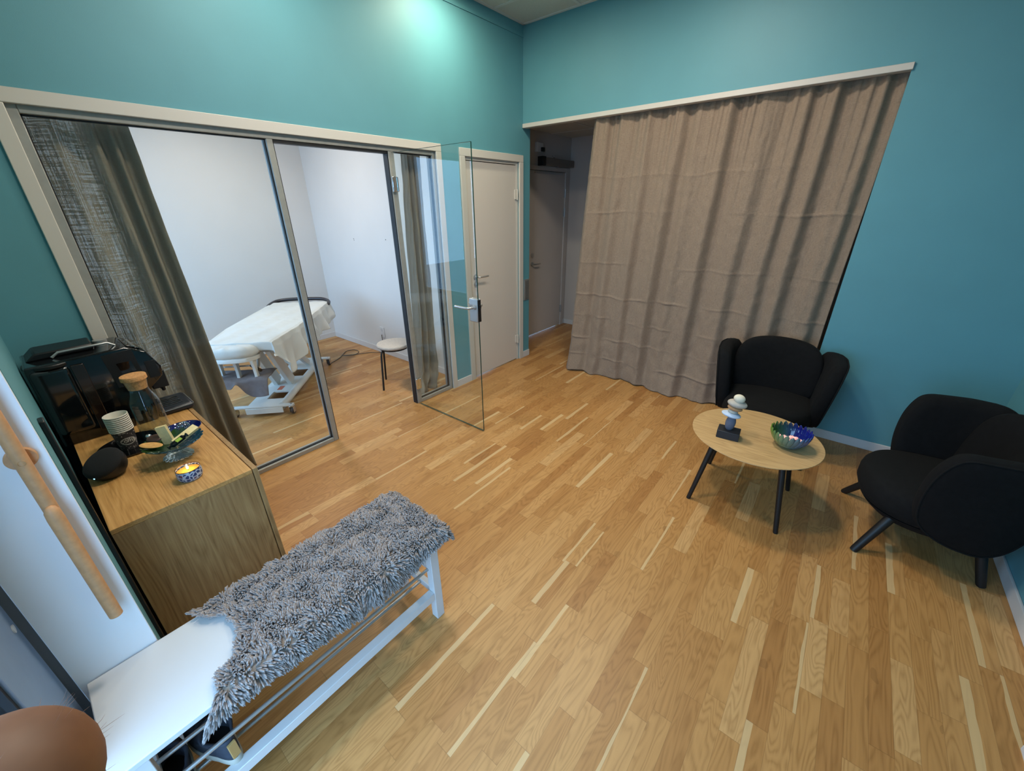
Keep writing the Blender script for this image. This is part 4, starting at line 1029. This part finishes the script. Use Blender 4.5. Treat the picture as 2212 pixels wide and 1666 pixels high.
m = MB().tube([(-.60, .0, .41), (-.5, .0, .45), (-.42, .0, .575)], .014); m.build('shelf_bracket', M_BEDWHITE, bed, local=True)
# base: two foot bars with castors, wide channel plate with cut-outs
m = MB(); m.box(-.60, -.46, -.135, .145, .085, .10); m.box(-.30, .08, -.135, .145, .085, .10); m.box(.30, .47, -.135, .145, .085, .10)
m.box(-.46, -.30, .03, .145, .085, .10); m.box(.08, .30, .03, .145, .085, .10); m.box(.47, .60, -.135, .145, .085, .10)
m.box(-.58, .58, .125, .148, .03, .085)
m.build('base_plate', M_BEDWHITE, bed, local=True, bevel=.002)
MB().tube([(-.58, -.137, .078), (.50, -.137, .078)], .032, 20).build('base_tube', M_BEDWHITE, bed, local=True)
MB().obox((-.22, -.005, .1008), [(1, 0, 0), (0, 1, 0), (0, 0, 1)], (.045, .022, .0008)).build('warning_sticker', plain('orange_sticker', (206, 104, 76), .5), bed, local=True, smooth=False)
for s_ in (-1, 1):
    m = MB(); m.box(s_*.605-.022, s_*.605+.022, -.245, .275, .088, .104); m.box(s_*.605+s_*.024-.004, s_*.605+s_*.024+.004, -.16, .15, .035, .088); m.build('foot_bar', M_BEDWHITE, bed, local=True, bevel=.003)
    for y in (-.225, .255):
        l = s_*.605
        ct = MB(); ct.cyl((l, y, .106), (l, y, .075), .012); ct.box(l-.018, l+.030, y-.019, y-.015, .022, .082); ct.box(l-.018, l+.030, y+.015, y+.019, .022, .082); ct.box(l-.018, l+.030, y-.019, y+.019, .076, .084)
        ct = ct.build('castor', M_CHROME, bed, local=True, bevel=.002)
        MB().tube([(l+.018, y-.012, .0385), (l+.018, y-.008, .0385), (l+.018, y+.008, .0385), (l+.018, y+.012, .0385)], [.032, .038, .038, .032], 28).build('wheel', M_RUBBER, ct, local=True)
for y in (-.075, .085):
    m = MB(); a, b = Vector((.40, y, .12)), Vector((-.16, y, .585)); d = (b-a).normalized(); m.obox((a+b)/2, (d, (0, 1, 0), d.cross(Vector((0, 1, 0)))), ((b-a).length/2, .018, .032)); m.build('lift_arm', M_BEDWHITE, bed, local=True, bevel=.004)
    m = MB(); a, b = Vector((-.08, y*.8, .11)), Vector((-.38, y*.8, .585)); d = (b-a).normalized(); m.obox((a+b)/2, (d, (0, 1, 0), d.cross(Vector((0, 1, 0)))), ((b-a).length/2, .02, .055)); m.build('lift_arm', M_BEDWHITE, bed, local=True, bevel=.004)
# sheet draped over it
bm_w = world_of(bed)
def hem(l):
    K = [(-.80, .625), (-.72, .53), (-.62, .405), (-.50, .455), (-.38, .50), (-.18, .545), (.05, .51), (.40, .515), (.62, .54), (.80, .60)]
    for (a, p), (b, q) in zip(K, K[1:]):
        if l <= b: t = (l-a)/(b-a); t = t*t*(3-2*t); return p+(q-p)*t
    return K[-1][1]
def sheet(u, v):
    fl = max(0, (.06-u)/.06); l = -.706 + max(0, u-.06)/.94*1.49
    hw = .247 + .055*min(1, max(0, (l+.70)/.45)); zt = .7205
    if fl: zt -= .075*fl; l -= .006*math.sin(fl*PI/2)
    elif l < -.69: zt -= .004
    foot_ = max(0, (l-.62)/.17)
    s = (v-.30)/.45
    if v < .30:                 # side towards the corridor, hanging free
        t = (.30-v)/.30; drop = zt-hem(l-.10*t*(1 if l < -.3 else 0)); ll = l - .06*t*(1 if l < -.2 else -.2)
        wv = (.020*math.sin(l*19+.6)+.016*math.sin(l*37)+.022*hashn(l*9, t*2, 4))*t**.8*(1-foot_*.9)
        y = -(hw + .012*min(1, t*6) + .035*t + wv); z = zt - .012*min(1, t*8)**2 - drop*max(0, t-.04)/.96
        p = Vector((ll, y, z))
    elif v <= .75:
        y = -hw + 2*hw*s; ed = min(s, 1-s)
        p = Vector((l, y, zt + .003*hashn(l*16, y*16, 2) + .0025*math.sin(l*8+y*30) - (.008*(1-ed/.05)**2 if ed < .05 else 0)))
    else:
        t = (v-.75)/.25; wv = .014*math.sin(l*23)*t
        p = Vector((l, hw + .012*min(1, t*6) + .02*t + wv, zt - .012*min(1, t*8)**2 - .16*max(0, t-.04)))
    return bm_w @ p
MB().grid(sheet, 130, 110).build('bed_sheet', M_SHEET, None, ang=180, solid=.0015, label='white sheet draped over the massage table with one pointed hanging corner', cat='sheet')
# grey towel over the arm shelf
def towel(u, v):
    y = -.175 + u*.46
    lo = .115 + .05*math.sin(u*6.5+.4) - .055*math.exp(-((u-.52)/.07)**2) + .02*hashn(u*5, 2)
    if v < .45:
        t = v/.45; p = Vector((-.565 - .205*t, y, .4255 + .010*math.sin(u*9)*(t) + .010*hashn(u*4, t*2, 3) + .006*(1-t)))
    else:
        t = (v-.45)/.55; a = min(1, t/.15); p = Vector((-.770 - .010*math.sin(a*PI/2) - .03*t*(.4+.6*math.sin(u*11+1)) , y - .02*t*(u-.5), .4255 + .010*math.sin(u*9) + .010*hashn(u*4, 2, 3) - lo*t))
    if u > .93: p.z -= .06*((u-.93)/.07)**1.5
    return bm_w @ p
MB().grid(towel, 70, 50).build('towel', M_TOWEL, None, ang=180, solid=.004, sor=1, label='grey towel hanging over the arm shelf of the massage table', cat='towel')

# ================================================================== PERSON (bare arm at the lower left edge)
M_SKIN = NT('skin'); M_SKIN.base(M_SKIN.ramp(M_SKIN.noise(M_SKIN.pos()[0], 28, 3), [(.3, lin(112, 72, 46)), (.7, lin(134, 90, 60))])); M_SKIN.rm(.55); M_SKIN.b.inputs['Subsurface Weight'].default_value = .08; M_SKIN.b.inputs['Subsurface Radius'].default_value = (.01, .004, .002)
camR = Matrix((r2, -d2, -fwd)).transposed()
def cs(x, y, d): return M.translation + r2*x + d2*y + fwd*d
EL = cs(-1.30*.2, 1.058*.2, .2)
def cdir(x, y, z): return (r2*x + d2*y + fwd*z).normalized()
ua, fa = cdir(.30, .9, -.25), cdir(-.22, .95, .18)
P_ = [EL+ua*.27, EL+ua*.20, EL+ua*.12, EL+ua*.06, EL+(ua+fa)*.012, EL+fa*.06, EL+fa*.12, EL+fa*.19, EL+fa*.245, EL+fa*.275]
R_2 = [.046, .045, .043, .040, .0400, .041, .041, .035, .028, .026]
pth = catmull(P_, 6); rad = [q.x for q in catmull([(a, 0, 0) for a in R_2], 6)]
ps = thing('person', 'bent bare hairy elbow of a person at the lower left corner', 'person', tuple(EL+ua*.27))
m = MB(); m.tube(pth, rad, 32)
m.ell(EL, (.0400, .0400, .0400), None, 32, 20)
hx = fa.orthogonal().normalized(); hy_ = fa.cross(hx); h0 = EL+fa*.275
m.rings([[h0 + fa*t + hx*(w_*math.cos(2*PI*k/20)) + hy_*(d_*math.sin(2*PI*k/20)) for k in range(20)] for t, w_, d_ in ((-.02, .026, .024), (.01, .032, .020), (.05, .041, .018), (.085, .042, .016), (.098, .036, .012))])
for k, (o_, ln) in enumerate(((-.032, .062), (-.011, .075), (.011, .080), (.032, .072))):
    b0 = h0 + fa*.088 + hx*o_
    m.tube([b0, b0+fa*ln*.45+hy_*.004, b0+fa*ln*.8+hy_*.016, b0+fa*ln+hy_*.030], [.0095, .009, .008, .005], 12)
m.tube([h0+fa*.02+hx*.03, h0+fa*.05+hx*.058+hy_*.01, h0+fa*.085+hx*.066+hy_*.022], [.013, .011, .007], 12)
m.build('arm', M_SKIN.m, ps, ang=180)
rh = random.Random(8); m = MB()
for k in range(200):
    i_ = rh.randrange(10, len(pth)-16); dv = Vector((rh.gauss(0, 1), rh.gauss(0, 1), rh.gauss(0, 1))).normalized()
    if rh.random() < .45: c_, rr = EL, .0400
    else:
        c_, rr = pth[i_], rad[i_]; tv = (pth[i_+1]-pth[i_-1]).normalized(); dv = (dv - tv*dv.dot(tv)).normalized()
    p0 = c_ + dv*(rr-.001); sw = (dv + .9*Vector((rh.gauss(0, .5), rh.gauss(0, .5), rh.gauss(0, .5))) - ua*.4).normalized(); ln = rh.uniform(.005, .011)
    m.tube([p0, p0+dv*ln*.4+sw*ln*.2, p0+dv*ln*.5+sw*ln*.6], [.00009, .00008, .00003], 4)
m.build('arm_hair', plain('brown_hair', (150, 104, 74), .6), ps, kind='stuff')
m = MB(); q_ = EL+ua*.19
m.tube([q_, q_+ua*.004, q_+ua*.05, q_+ua*.10], [.053, .056, .060, .062], 32); m.build('sleeve', plain('blue_cotton', (96, 118, 166), .9), ps)
